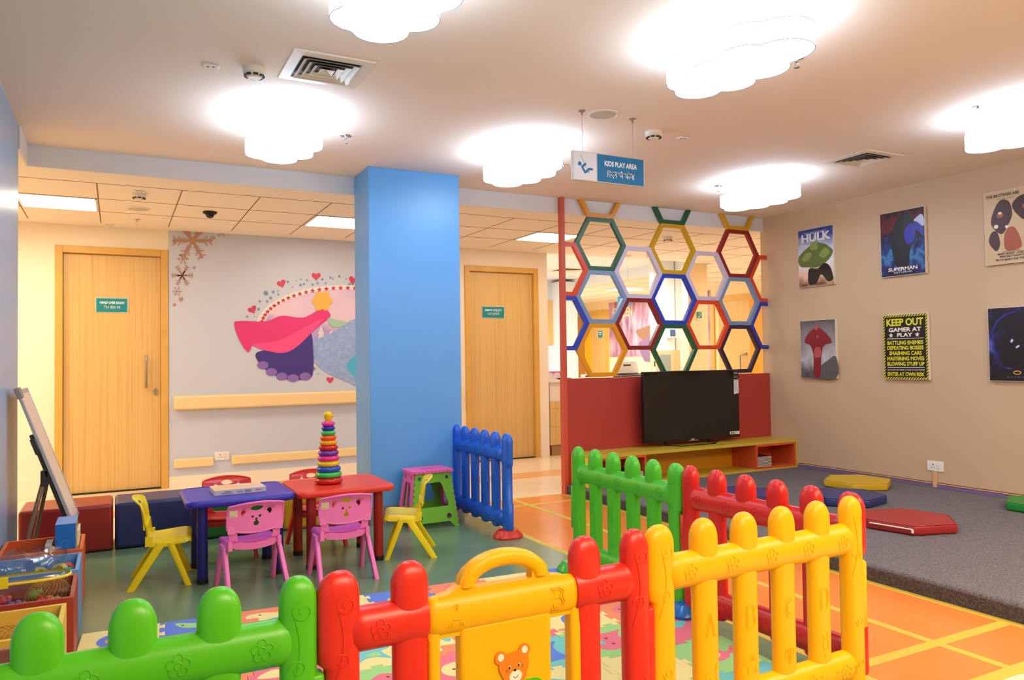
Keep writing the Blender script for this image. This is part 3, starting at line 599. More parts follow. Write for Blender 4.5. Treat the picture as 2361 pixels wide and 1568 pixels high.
def fence_panel(name, m, label, loc, rz, flip=False, skip=(), group='plastic play fence panels', gate=False):
    t = thing(name, label, 'play fence', loc, rz, group)
    for i in range(6):
        if i in skip: continue
        kind = 'LR'[flip] if i == 0 else 'RL'[flip] if i == 5 else 'mid'
        b = post_mesh(i*PT, kind, -1 if i == 0 else 1)
        if kind != 'mid': tabs(b, i*PT, kind, -1 if i == 0 else 1)
        for sd in (-1, 1):
            if not (gate and kind == 'mid'): deco_post(b, i*PT, i-1, kind, sd)
        b.build('fence_post', m, t, ang=50)
    spans = [(0, 5*PT)] if not gate else [(0, PT+.04), (4*PT-.04, 5*PT)]
    for zc, nm in ((.533, 'top_rail'), (.112, 'bottom_rail')):
        for x0, x1 in spans:
            b = MB(); rs = []; n = 20
            xs = [(x0+.004, .3), (x0+.012, .62), (x0+.024, .85), (x0+.042, 1)] + [(x0+.05+(x1-x0-.1)*i/4, 1) for i in range(5)] + [(x1-.042, 1), (x1-.024, .85), (x1-.012, .62), (x1-.004, .3)]
            if gate and x0 == 0: xs = xs[:-4] + [(x1-.006, 1), (x1, .93)]
            if gate and x0 > 0: xs = [(x0, .93), (x0+.006, 1)] + xs[4:]
            for x, kk in xs: rs.append([(x, .037*kk*cos(2*pi*j/n), zc+.052*(.35+.65*kk)*sin(2*pi*j/n)) for j in range(n)])
            b.rings(rs)
            for sd in (-1, 1):
                fn = lambda u, v, sd=sd: (u, sd*(surf_rail(v)+.0006), zc+v); kx = x0+PT/2
                while kx < x1:
                    for l in flower2d(kx, 0): emb(b, l, fn)
                    if nm == 'bottom_rail':
                        for q in (-.05, -.04, .04, .05): emb(b, [(kx+q-.006, -.02), (kx+q, .012), (kx+q+.004, -.02)], fn)
                    kx += PT
            b.build(nm, m, t, ang=50)
    return t
FY, FX = 1.745, 2.245
a = fence_panel('play_fence', plG, 'light green play fence panel at the bottom left, nearest the camera', (-.465, FY, 0), 0, flip=True)
b_ = fence_panel('play_fence', plY, 'yellow play fence panel with A B C D posts, right foreground', (1.377, FY+.001, 0), radians(1.5), flip=True)
gp = fence_panel('play_fence', plR, 'red play fence panel holding the yellow bear gate', (.456, FY-.006, 0), 0, flip=True, skip=(2, 3), gate=True)
c_ = fence_panel('play_fence', plB, 'blue play fence panel standing beside the blue pillar', (2.245, 5.225, 0), -pi/2)
d_ = fence_panel('play_fence', P('deep_green_plastic', (74, 190, 40)), 'green play fence panel behind, next to the grey dais', (2.228, 3.51, 0), -pi/2+radians(.8))
e_ = fence_panel('play_fence', P('deep_red_plastic', (214, 32, 30)), 'red play fence panel behind the yellow one, beside dais', (2.243, 2.618, 0), -pi/2+radians(2.0))
# extra pieces of the red gate panel: bits of post below/above the gate stubs
# the gate itself, a part of the red panel
def gate(parent):
    g0 = .207; g1 = .622; yc = .0                       # local x range of the gate
    def outline():
        pts = [(g0, .478), (g0-.002, .50), (g0+.018, .515), (g0+.02, .565), (g0+.03, .578), (g0+.055, .582), (g0+.085, .60)]
        for i in range(13): a = pi-pi*i/12; pts.append((.4145+.125*cos(a)*1.0, .598+.068*sin(a)))
        pts += [(g1-.075, .588), (g1-.04, .583), (g1-.025, .576), (g1-.014, .545), (g1+.0, .53), (g1+.022, .527), (g1+.03, .515), (g1+.022, .495), (g1+.008, .478)]
        return pts
    o = outline()
    hole = [(.335+.0, .588), (.33, .598), (.342, .612)] + [(.4145+.078*cos(a), .607+.027*sin(a)) for a in [pi*.93-pi*.86*i/10 for i in range(11)]] + [(.492, .6), (.49, .588)]
    def rnd(th):
        def fn(u, v, w_): return (u, (w_-.5)*th, v)
        return fn
    tb = MB()
    # bottom part of the header: fat rounded bar
    n = 20
    tb.rings([[(x, .03*k_*cos(2*pi*j/n), .53+.05*k_*sin(2*pi*j/n)) for j in range(n)] for x, k_ in ((g0, .8), (g0+.008, .96), (g0+.02, 1), (g1-.02, 1), (g1+.0, .96), (g1+.008, .8))])
    tq = MB(); tq.plate(o, [hole], 1, rnd(.030))
    # fat handle arc
    arc = [(.4145+.104*cos(a), 0, .592+.058*sin(a)) for a in [pi*1.0-pi*1.0*i/16 for i in range(17)]]
    rs = []
    for i, p in enumerate(arc):
        a = pi-pi*i/16; nx, nz = cos(a)/.104, sin(a)/.058; L = sqrt(nx*nx+nz*nz); nx /= L; nz /= L
        rs.append([(p[0]+nx*.0215*cos(2*pi*j/16), .0245*math.copysign(abs(sin(2*pi*j/16))**.7, sin(2*pi*j/16)), p[2]+nz*.0215*cos(2*pi*j/16)) for j in range(16)])
    tq.rings(rs); tq.build('gate_handle_arch', plY, parent, ang=60, bevel=.006, seg=3)
    for sd in (-1, 1):
        fn = lambda u, v, sd=sd: (u, sd*(.03*sqrt(max(0, 1-((v-.53)/.05)**2))+.0014), v)
        for l in LET['A']: emb(tb, [(.275+u, .53+v*.75) for u, v in l], fn, r=.0016)
        for l in LET['B']: emb(tb, [(.56+u, .53+v*.75) for u, v in l], fn, r=.0016)
    tb.build('gate_header', plY, parent, ang=50, bevel=.0)
    for x0, x1, nm in ((g0+.0, g0+.03, 'gate_stile'), (g1-.018, g1+.026, 'gate_stile')):
        bx(nm, plY, x0, x1, -.02, .02, .09, .50, parent, bevel=.01, seg=3)
    bx('gate_panel', plY, .287, .545, -.021, .021, .07, .5, parent, bevel=.012, seg=3)
    bx('gate_bottom_rail', plY, g0, g1+.02, -.025, .025, .06, .11, parent, bevel=.015, seg=3)
    # bear face sticker
    def st(nm, polys, m, y): 
        q = MB()
        for p in polys: q.ngon(p, lambda u, v: (u, y, v))
        return q.build(nm, m, parent, smooth=False)
    bxn, bz = .432, .376
    rot = lambda u, v: (bxn+u*cos(.12)-v*sin(.12), bz+u*sin(.12)+v*cos(.12))
    pr = lambda pts: [rot(u, v) for u, v in pts]
    hb = MB(); 
    hb.plate(pr(smoothp([(-.036, -.012), (-.042, .012), (-.03, .034), (0, .038), (.03, .034), (.042, .012), (.036, -.014), (.02, -.04), (-.02, -.04)])), [], 1, lambda u, v, w_: (u, -.021-.005*w_, v))
    for sx in (-1, 1): hb.plate(pr(circ(sx*.034, .034, .0165)), [], 1, lambda u, v, w_: (u, -.021-.0045*w_, v))
    hd = hb.build('bear_face', mat('bear_orange', (250, 130, 14), .4), parent)
    crm = mat('sticker_cream', (244, 236, 220), .4)
    for sx in (-1, 1):
        q = MB(); q.ngon(pr(circ(sx*.034, .036, .0085, .0095)), lambda u, v: (u, -.0262, v)); q.build('inner_ear', crm, hd, smooth=False)
        q = MB(); q.k = 0; q.ngon(pr(circ(sx*.013, .004, .003, .0048)), lambda u, v: (u, -.0268, v)); q.k = 1; q.ngon(pr(circ(sx*.013-.001, .0035, .0022, .0036)), lambda u, v: (u, -.0272, v)); q.build('eye', [crm, blk], hd, smooth=False)
    q = MB(); q.k = 0; q.ngon(pr(circ(0, -.022, .018, .016)), lambda u, v: (u, -.0266, v)); q.k = 1
    q.ngon(pr(circ(0, -.006, .004, .003)), lambda u, v: (u, -.0272, v))
    stroke(q, pr([(-.007, -.02), (-.003, -.025), (.003, -.025), (.007, -.02)]), .0011, lambda u, v: (u, -.0272, v))
    for sx in (-1, 1):
        for dz in (0, .004): stroke(q, pr([(sx*.019, -.001-dz), (sx*.025, .001-dz)]), .0009, lambda u, v: (u, -.0272, v))
    q.build('muzzle', [crm, blk], hd, smooth=False)
    q = MB(); q.plate(smoothp([(bxn-.05, .325), (bxn-.03, .338), (bxn+.02, .338), (bxn+.07, .335), (bxn+.085, .31), (bxn+.03, .295), (bxn-.04, .3)]), [], 1, lambda u, v, w_: (u, -.021-.002*w_, v)); q.build('green_leaf', plG, hd)
    hg = MB(); hg.tube([(.66, -.012, .53), (.655, -.012, .53)], .004, 8); hg.build('gate_hinge', chrome, parent)
gate(gp)
def foot(x, y, m, label, rz=0):
    t = thing('fence_foot', label, 'fence foot', (x, y, 0), rz, 'plastic fence feet')
    b = MB(); n = 28
    b.rings([[(w_*math.copysign(abs(cos(2*pi*j/n))**.75, cos(2*pi*j/n)), d_*math.copysign(abs(sin(2*pi*j/n))**.75, sin(2*pi*j/n)), z) for j in range(n)] for z, w_, d_ in ((0, .094, .075), (.012, .097, .078), (.022, .092, .073), (.045, .072, .055), (.052, .066, .05), (.054, .05, .035))])
    b.build('foot_body', m, t); n_ = MB(); n_.cyl(-.03, 0, .05, .06, .012, 14); n_.build('socket_peg', m, t)
    return t
for o_ in (d_, e_): o_.scale = (.965, 1, 1)
foot(2.245, 4.40, plRd, 'red oval fence foot under the blue fence, near end'); foot(2.27, 5.29, P('foot_yellow', (226, 180, 10), .2), 'yellow oval fence foot under the blue fence by the pillar')
foot(2.25, 2.66, P('foot_blue', (30, 110, 200), .2), 'blue round fence foot where green and red panels meet'); foot(2.19, 3.50, P('foot_green', (60, 180, 50), .2), 'green fence foot at the far end of green panel')
for o_ in bpy.data.objects:
    if o_.name in ('fence_foot.002', 'fence_foot.003'): o_.location.z = .0122

# ================================================================== TABLES, CHAIRS
def table(x, y, mt, ml, label, rz=0):
    t = thing('kids_table', label, 'table', (x, y, 0), rz, 'kids tables')
    W_, D_ = .279, .255
    def rr_(w_, d_, r, n=6):
        out = []
        for cx, cy, a0 in ((w_-r, d_-r, 0), (-w_+r, d_-r, pi/2), (-w_+r, -d_+r, pi), (w_-r, -d_+r, 3*pi/2)): out += [(cx+r*cos(a0+pi/2*i/n), cy+r*sin(a0+pi/2*i/n)) for i in range(n+1)]
        return out
    b = MB(); b.rings([[(u, v, z) for u, v in rr_(W_-i_, D_-i_, .05)] for z, i_ in ((.402, .012), (.404, .005), (.410, .001), (.424, 0), (.434, .003), (.439, .009), (.441, .016), (.441, .024), (.4385, .027), (.4385, .03))])
    b.build('table_top', mt, t, ang=60)
    for sx in (-1, 1):
        for sy in (-1, 1):
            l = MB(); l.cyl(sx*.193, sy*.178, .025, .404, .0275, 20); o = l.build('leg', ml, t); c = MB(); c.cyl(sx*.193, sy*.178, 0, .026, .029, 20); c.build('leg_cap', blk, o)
    return t
table(.593, 4.487, plTB, plLeg, 'blue kids table with a flat game box on it'); table(1.157, 4.478, plTR, plLegR, 'red kids table carrying the ring stacking tower')
def chair(m, label, loc, rz, seatm=None, sticker=True, group='small plastic kids chairs'):
    """faces +y, origin between the feet"""
    t = thing('kids_chair', label, 'chair', loc, rz, group)
    # seat: lofted shell with side aprons
    path = [(.140, .206, .9), (.150, .224, .97), (.144, .241, 1), (.120, .247, 1), (.07, .244, 1), (.02, .239, 1), (-.02, .236, .99), (-.05, .240, .97), (-.068, .258, .95)]
    rs = []
    for yy, zz, k_ in path:
        w_ = .122*k_; sec = [(-w_-.012, -.028), (-w_-.010, -.004), (-w_-.002, .008), (-w_+.012, .007), (-w_*.5, .0), (0, -.002), (w_*.5, .0), (w_-.012, .007), (w_+.002, .008), (w_+.010, -.004), (w_+.012, -.028), (w_+.006, -.028), (w_+.004, -.006), (w_-.01, -.001), (0, -.009), (-w_+.01, -.001), (-w_-.004, -.006), (-w_-.006, -.028)]
        kf = .12 if yy >= .14 and zz < .23 else .5 if yy > .14 else 1
        rs.append([(u, yy, zz+(v*kf if v < 0 else v)) for u, v in sec])
    MB().rings(rs).build('seat', seatm or m, t, ang=60)
    # rear frame with the slot
    yb = lambda z: -.066-.13*(z-.25)
    bend = lambda u, v, w_: (u, yb(v)+.9*u*u-.006+.006*w_, v)
    out = smoothp([(-.118, .255), (-.112, .232), (-.07, .218), (0, .212), (.07, .218), (.112, .232), (.118, .255)], 4)
    frame_o = [(-.138, .325), (-.134, .27), (-.128, .236), (-.10, .219), (-.05, .212), (0, .210), (.05, .212), (.10, .219), (.128, .236), (.134, .27), (.138, .325)]
    frame_h = [(-.094, .322), (-.094, .285), (-.088, .262), (-.06, .248), (0, .243), (.06, .248), (.088, .262), (.094, .285), (.094, .322)]
    b = MB(); b.plate([(u*.94, v) for u, v in frame_o], [[(u*.94, min(v, .3245)) for u, v in frame_h]], 1, lambda u, v, w_: bend(u, v, w_*1.6), grid=.03)
    b.box(-.132, -.112, -.07, -.035, .215, .262); b.box(.112, .132, -.07, -.035, .215, .262)
    b.build('back_frame', m, t, ang=50)
    # backrest with cut-out bear face
    ou = []
    for i in range(13): u = -.148+.296*i/12; ou.append((u, .298+.022*(abs(u)/.148)**2))
    ou += [(.149, .34), (.1495, .39), (.147, .43)]
    for i in range(13): u = .145-.29*i/12; ou.append((u, .456-.018*(abs(u)/.145)**2))
    ou += [(-.147, .43), (-.1495, .39), (-.149, .34)]
    ear = lambda s_: smoothp([(s_*.052, .404), (s_*.057, .414), (s_*.070, .415), (s_*.077, .404), (s_*.074, .391), (s_*.067, .384), (s_*.062, .393)], 3)
    nose = [(.004, .3715), (.007, .378), (.004, .383), (-.004, .383), (-.007, .378), (-.004, .3715)] + [(.013*cos(a), .356+.013*sin(a)) for a in [radians(112+316*i/14) for i in range(15)]]
    ou = [(u*.925, v) for u, v in ou]
    hs = [circ(0, .4225, .031, .0135, n=22), ear(1), ear(-1), circ(-.018, .380, .0078, n=14), circ(.018, .380, .0078, n=14), [(u*1.08, v-.0115) for u, v in nose]]
    b = MB(); b.plate(ou, hs, 1, lambda u, v, w_: (u, yb(v)-.012+.9*u*u+.006*w_-(.9*max(0, v-.42)), v), grid=.025)
    rim = [(u, yb(v)-.009+.9*u*u-(.9*max(0, v-.42)), v) for u, v in ou]; b.tube(rim, .0055, 8, closed=True)
    for s_ in (-1, 1): b.box(s_*.118-.018, s_*.118+.018, -.078, -.07, .30, .34)
    bk = b.build('backrest', m, t, ang=60)
    if sticker:
        q = MB(); q.k = 0; f_ = lambda u, v: (u, yb(v)-.0135+.9*u*u-(.9*max(0, v-.42)), v)
        q.ngon([(-.130, .384), (-.092, .384), (-.092, .424), (-.130, .424)], f_); q.k = 1; f2 = lambda u, v: (u, f_(u, v)[1]-.0005, v)
        for v0, u1 in ((.419, -.096), (.413, -.10), (.407, -.098), (.399, -.10), (.394, -.096), (.389, -.104)): q.ngon([(-.127, v0), (u1, v0), (u1, v0+.002), (-.127, v0+.002)], f2)
        q.build('paper_label', [mat('sticker_paper', (226, 212, 178), .6), mat('sticker_print', (120, 110, 96), .6)], bk, smooth=False)
    for sx in (-1, 1):
        for (y0, y1, yf0, yf1) in ((-.018, .03, -.158, -.118), (.03, .066, .120, .150)):
            l = MB(); x_in, x_out = sx*.124, sx*.146
            rs = []
            for z, k_ in ((.0, 1), (.06, .74), (.12, .47), (.19, .16), (.226, 0)):
                a, b2 = y0+(yf0-y0)*k_, y1+(yf1-y1)*k_; o_ = sx*.011*k_; e = .004
                q = [(x_in+o_, a+e), (x_in+o_+sx*e, a), (x_out+o_-sx*e, a), (x_out+o_, a+e), (x_out+o_, b2-e), (x_out+o_-sx*e, b2), (x_in+o_+sx*e, b2), (x_in+o_, b2-e)]
                rs.append([(u, v, z) for u, v in q])
            l.rings(rs); l.build('leg', m, t, ang=50)
        b = MB(); b.box(min(sx*.120, sx*.146), max(sx*.120, sx*.146), -.018, .066, .208, .232)
        b.build('leg_bracket', m, t, bevel=.004)
    return t
seatpk = P('pink_seat', (214, 92, 186))
chair(plPk, 'pink bear-face kids chair in front of the blue table', (.617, 4.105, 0), radians(6), seatpk)
chair(plPk, 'pink bear-face kids chair in front of the red table', (1.076, 4.072, 0), radians(0), seatpk)
chair(plCY, 'yellow kids chair at the left end of blue table', (.212, 4.476, 0), radians(-95), sticker=False)
chair(plCY, 'yellow kids chair beside the folding step stool', (1.565, 4.36, 0), radians(70), sticker=False)
chair(plCR, 'red kids chair mostly hidden behind the blue table', (.595, 4.86, 0), radians(177), sticker=False)
chair(plCR, 'red kids chair mostly hidden behind the red table', (1.12, 4.86, 0), radians(184), sticker=False)

# ring tower
tw = thing('ring_stacking_tower', 'tall rainbow ring stacking toy with yellow bird head on red table', 'toy', (1.105, 4.47, .441), 0)
rc = [('red', (200, 30, 20), .082), ('green', (60, 190, 80), .077), ('blue', (30, 84, 196), .071), ('yellow', (222, 196, 10), .0655), ('pink', (226, 44, 140), .0635), ('purple', (104, 56, 152), .0595), ('red', (204, 30, 22), .056), ('amber', (236, 160, 10), .051), ('orange', (240, 84, 24), .0475), ('green', (60, 190, 80), .0425), ('blue', (36, 40, 168), .0395), ('pink', (230, 50, 150), .0395)]
z = 0
for i, (nm, c, R_) in enumerate(rc):
    h = .0285+(.0075*(1-i/11)); r_ = h/2; b = MB(); prof = [(max(.02, R_-r_*1.2)+r_*1.2*cos(a), z+r_+r_*sin(a)*1.0) for a in [-pi/2+pi*j/10 for j in range(11)]]
    b.lathe([(.016, z+.003)]+prof+[(.016, z+h-.003)], 32); o = b.build('ring', P('ring_'+nm+str(c[0]), c, .15), tw); o['label'] = '%s ring' % nm; z += h*.93
b = MB(); b.lathe([(.012, 0), (.012, z)], 12); b.build('spindle', plCY, tw)
b = MB(); b.lathe([(.016, z), (.018, z+.006), (.024, z+.02), (.0275, z+.034), (.026, z+.046), (.018, z+.056), (.001, z+.06)], 20); b.ball((.024, -.006, z+.034), (.010, .012, .008)); b.box(-.003, .003, -.004, .004, z+.054, z+.066)
hd = b.build('bird_head', P('toy_head_yellow', (236, 196, 10), .2), tw); b = MB(); b.ball((.016, -.018, z+.044), .003, 8); b.ball((.022, -.01, z+.046), .003, 8); b.build('eyes', blk, hd)

# game box on the blue table
t = thing('game_box', 'flat cardboard game box with orange lid on the blue table', 'game box', (.60, 4.48, .4385), radians(2))
bx('box_body', mat('grey_carton', (196, 196, 200), .5), -.135, .135, -.095, .095, 0, .026, t, bevel=.001)
bx('printed_lid', ramp_mat('lid_print', [(.3, (236, 214, 150)), (.45, (244, 180, 120)), (.55, (230, 200, 170)), (.7, (200, 205, 190))], axis=None, space='Object', nscale=9, rough=.35), -.1345, .1345, -.0945, .0945, .026, .0268, t)
m = MB(); fn = lambda u, v: (u, -.0955, v); 
for x0, x1, z0, z1 in ((-.10, -.04, .006, .012), (-.085, -.05, .014, .02), (.02, .055, .006, .02), (-.02, .01, .008, .015)): m.ngon([(x0, z0), (x1, z0), (x1, z1), (x0, z1)], fn)
m.build('fine_print', mat('grey_print', (140, 140, 150), .5), t, smooth=False)
m = MB(); stroke(m, [(.078, .012), (.084, .018), (.088, .011), (.094, .017), (.099, .012), (.105, .016), (.110, .011)], .003, fn); m.build('red_logo_mark', mat('red_print', (200, 30, 40), .5), t, smooth=False)

# folding step stool
st_ = thing('step_stool', 'pink and green folding step stool in front of the pillar', 'stool', (1.935, 5.025, 0), radians(1)); st_.scale = (1.06, 1.06, 1.02)
def sidefn(axis, sg, w0, w1, d0, d1, th=.009, H=.372):
    """maps (u -1..1, v 0..1) to a leaning side"""
    def fn(u, v, w_):
        k_ = v; ww = w1+(w0-w1)*k_; dd = d1+(d0-d1)*k_-th*(1-w_)
        return (u*ww, sg*dd, v*H) if axis == 'y' else (sg*dd, u*ww, v*H)
    return fn
def teeth(n=9):
    out = [(-.82, 0), (-1, 0)]
    for i in range(n): v0, v1 = .04+.94*i/n, .04+.94*(i+.5)/n; out += [(-1, v0), (-.94, v0), (-.94, v1), (-1, v1)]
    return out
wins = [[(-.62, .38), (-.66, .44), (-.42, .78), (-.34, .82), (.34, .82), (.42, .78), (.66, .44), (.62, .38)], circ(-.72, .9, .08, .035, n=12), circ(.72, .9, .08, .035, n=12), circ(-.62, .2, .11, .05, n=14), circ(.62, .2, .11, .05, n=14)]
L_ = teeth(); ol = L_ + [(-.9, 1), (.9, 1)] + [(-u, v) for u, v in reversed(L_)] + [(.62, .11), (-.62, .11)]
for ax, sg, m_, w0, w1, d0, d1 in (('y', -1, plSG, .128, .17, .098, .135), ('y', 1, plSG, .128, .17, .098, .135)):
    b = MB(); b.plate(ol, wins, 1, sidefn(ax, sg, w0, w1, d0, d1)); b.build('green_side_panel', m_, st_, smooth=False)
wing = [[(-.6, .36), (-.5, .74), (-.36, .82), (-.06, .82), (-.06, .40), (-.1, .36)], [(.6, .36), (.5, .74), (.36, .82), (.06, .82), (.06, .40), (.1, .36)], circ(-.5, .91, .1, .03, n=12), circ(.5, .91, .1, .03, n=12), circ(-.5, .2, .14, .05, n=12), circ(.5, .2, .14, .05, n=12)]
for sg in (-1, 1): b = MB(); b.plate(ol, wing, 1, sidefn('x', sg, .094, .13, .128, .172)); b.build('pink_folding_side', plPkt, st_, smooth=False)
tp = [(-.14, -.11)]
for i in range(9): u0, u1 = -.13+.26*i/9, -.13+.26*(i+.5)/9; tp += [(u0, -.11), (u0, -.117), (u1, -.117), (u1, -.11)]
tp += [(.14, -.11), (.145, -.1), (.145, .1), (.14, .11), (-.14, .11), (-.145, .1), (-.145, -.1)]
b = MB(); b.plate(tp, [[(-.05, -.012), (.05, -.012), (.055, 0), (.05, .012), (-.05, .012), (-.055, 0)]], 1, lambda u, v, w_: (u, v, .370+.016*w_)); 
for i in range(7):
    for j in range(4):
        if abs(j-1.5) > 1: b.cyl(-.11+.036*i, -.085+.057*j, .386, .388, .007, 8)
b.build('stool_top', plPkt, st_, smooth=False)
b = MB(); emb(b, circ(.0, .085, .045, .018, n=24), lambda u, v: (u, -.1295+.037*v/.372-.001+.0, v), closed=True); emb(b, [(-.025, .083), (-.015, .092), (-.008, .08), (.002, .092), (.01, .08), (.025, .09)], lambda u, v: (u, -.1295+.037*v/.372-.001, v)); b.build('moulded_oval', plSG, st_, smooth=False)

# ================================================================== LEATHER CUBES
def ottoman(x0, x1, c, nm, label):
    t = thing('ottoman_cube', label, 'ottoman', ((x0+x1)/2, 5.535, 0), 0, 'leatherette bench cubes'); w_ = (x1-x0)/2
    bx('cushion_body', P(nm, c, .38, bump=.12, bscale=300), -w_, w_, -.185, .185, .004, .292, t, bevel=.022, seg=4)
    b = MB(); b.tube([(w_-.012, -.172, .28), (-w_+.012, -.172, .28), (-w_+.012, .172, .28), (w_-.012, .172, .28)], .003, 6, closed=True); b.build('seam_piping', MATS[nm], t)
    return t
ottoman(-.515, -.018, (150, 38, 34), 'red_leatherette', 'dark red leatherette cube at the left wall, behind easel'); ottoman(-.008, .492, (34, 46, 96), 'navy_leatherette', 'navy leatherette cube left of the blue table')
ottoman(.502, .995, (28, 110, 40), 'green_leatherette', 'green leatherette cube seen under the blue table'); ottoman(1.005, 1.5, (206, 160, 24), 'mustard_leatherette', 'mustard leatherette cube seen under the red table')

# ================================================================== HONEYCOMB SCREEN
hc = {'green': (26, 92, 58), 'amber': (226, 152, 12), 'lightblue': (122, 152, 190), 'lavender': (208, 196, 220), 'darkred': (150, 32, 36), 'olive': (206, 160, 16), 'blue': (32, 64, 184), 'orange': (222, 70, 30), 'maroon': (132, 30, 34), 'plum': (52, 34, 66), 'gold': (224, 168, 24), 'rust': (176, 58, 48)}
HM = {k: P('screen_'+k, v, .35) for k, v in hc.items()}
scr = thing('honeycomb_screen', 'floor to ceiling screen of coloured hexagon frames on red half wall', 'screen', (4.578, YP-.03, 0))
ox = -4.6
def hexf(cx, cz, m, lab, clip=None, zt=None):
    R_ = .27; band = .037; A = [pi/3*i for i in range(6)]
    o = [(cx+R_*cos(a), cz+R_*sin(a)) for a in A]; i_ = [(cx+(R_-band*2/sqrt(3))*cos(a), cz+(R_-band*2/sqrt(3))*sin(a)) for a in A]
    b = MB(); y0, y1 = .006, .042
    def clipseg(quad):
        p = [Vector(q) for q in quad]
        for (nx, nz, c) in ([(clip[0], 0, clip[1])] if clip else []) + ([(0, -1, -zt)] if zt else []):
            out = []
            for k in range(len(p)):
                a, q = p[k], p[(k+1) % len(p)]; da, dq = nx*a.x+nz*a.y-c, nx*q.x+nz*q.y-c
                if da >= 0: out.append(a)
                if (da >= 0) != (dq >= 0): out.append(a+(q-a)*(da/(da-dq)))
            p = out
            if len(p) < 3: return None
        return p
    for k in range(6):
        q = clipseg([o[k], o[(k+1) % 6], i_[(k+1) % 6], i_[k]])
        if q: n = len(q); b.add([(v.x+ox, y0, v.y) for v in q]+[(v.x+ox, y1, v.y) for v in q], [tuple(range(n)), tuple(range(2*n-1, n-1, -1))]+[(j, j+n, (j+1) % n+n, (j+1) % n) for j in range(n)])
    ob = b.build('hexagon_frame', m, scr, smooth=False); ob['label'] = lab; return ob
X0 = 3.8175
cols = {0: [(2.157, 'green', 'dark green'), (1.69, 'lightblue', 'light blue'), (1.2225, 'amber', 'amber yellow')], 1: [(1.923, 'lavender', 'lavender'), (1.456, 'maroon', 'dark red')],
        2: [(2.157, 'olive', 'mustard yellow'), (1.69, 'blue', 'bright blue'), (1.2225, 'green', 'dark green')], 3: [(1.923, 'lavender', 'lavender'), (1.456, 'orange', 'orange red')],
        4: [(2.157, 'darkred', 'dark red'), (1.69, 'lightblue', 'light blue'), (1.2225, 'plum', 'dark plum')]}
for k, l in cols.items():
    for z, c, n_ in l: hexf(X0+.405*k, z, HM[c], n_+' hexagon frame')
for k, c in ((0, 'amber'), (2, 'green'), (4, 'gold')): hexf(X0+.405*k, 2.6245, HM[c], 'cut-off hexagon frame at ceiling', zt=ZC)
for z, c, n_ in ((1.923, 'orange', 'orange red'), (1.456, 'blue', 'blue')): hexf(X0-.405, z, HM[c], n_+' half hexagon at post', clip=(1, 3.44)); hexf(X0+.405*5, z, HM[c], n_+' half hexagon at wall', clip=(-1, -XR-.022))
rust = P('half_wall_red', (176, 58, 50), .42); rusto = P('post_orange_red', (204, 84, 58), .4)
bx('post', rusto, 3.402+ox, 3.44+ox, 0, .05, .98, ZC, scr, bevel=.001); bx('post_lower', rusto, 3.398+ox, 3.436+ox, -.006, .055, 0, .98, scr, bevel=.002)
bx('half_wall', rust, 3.436+ox, XR+.022+ox, 0, .05, .0, .98, scr, bevel=.001)

# ------------------------------------------------------------------ TV bench
YC = 5.21
tv = thing('tv_bench', 'long low yellow bench with two orange cubbies on the dais', 'bench', (4.615, YC, .085)); bo = -4.615
ylw = P('bench_yellow_laminate', (206, 178, 56), .35); yb_ = P('bench_amber_back', (216, 150, 24), .45); org = P('cubby_orange_laminate', (214, 88, 44), .4); yend = P('bench_end_yellow', (250, 196, 40), .4)
bx('bench_top', ylw, 3.44+bo, 5.785+bo, 0, .33, .242, .268, tv, bevel=.001); bx('bench_base', ylw, 3.463+bo, 5.785+bo, 0, .33, 0, .016, tv, bevel=.001)
bx('end_panel', yend, 3.44+bo, 3.463+bo, 0, .33, 0, .242, tv); bx('end_panel', ylw, 5.762+bo, 5.785+bo, 0, .33, .016, .242, tv); bx('back_panel', yb_, 3.463+bo, 5.762+bo, .315, .33, .016, .242, tv)
def cubby(x0, x1, lab):
    z0, z1, th = .0165, .2415, .018; b = MB(); y0, y1 = -.001, .314
    b.box(x0+bo, x1+bo, y0, y1, z0, z0+th); b.box(x0+bo, x1+bo, y0, y1, z1-th, z1); b.box(x0+bo, x0+th+bo, y0, y1, z0+th, z1-th); b.box(x1-th+bo, x1+bo, y0, y1, z0+th, z1-th); b.box(x0+th+bo, x1-th+bo, y1-.012, y1, z0+th, z1-th)
    o = b.build('cubby_box', org, tv); o['label'] = lab
cubby(3.465, 3.985, 'left orange cubby'); cubby(5.247, 5.758, 'right orange cubby')
bkc = [(214, 206, 200), (230, 226, 216), (180, 60, 60), (70, 70, 90), (228, 222, 210)]
def book(x, y, z, w_, d_, h, rz, c, label, group):
    t = thing('book', label, 'book', (x, y, z), rz, group)
    b = MB(); b.box(-w_/2, w_/2, -d_/2, d_/2, 0, .0018); b.box(-w_/2, w_/2, -d_/2, d_/2, h-.0018, h); b.box(-w_/2, -w_/2+.0018, -d_/2, d_/2, 0, h); b.build('cover', c, t); bx('pages', mat('book_paper', (238, 232, 220), .8), -w_/2+.002, w_/2-.003, -d_/2+.003, d_/2-.003, .0018, h-.0018, t)
cvd = mat('dark_book_cover', (70, 40, 44), .4); cvg = mat('grey_book_cover', (150, 144, 150), .4)
for i in range(9): book(5.358+random.uniform(-.002, .002), YC+.125, .085+.0346+.0108*i, .185, .24, .0104, 0, cvd, 'thin white-edged book in the stack inside the right cubby', 'book stack in right cubby')
book(5.47, YC+.2, .1201, .2, .15, .006, .3, cvg, 'loose grey booklet slipped behind the stack, right cubby', None)
for i in range(6): book(3.86+random.uniform(-.004, .004), YC+.125, .085+.0346+.0128*i, .2, .24, .0123, 0, cvd, 'book in the short stack inside the left cubby', 'book stack in left cubby')

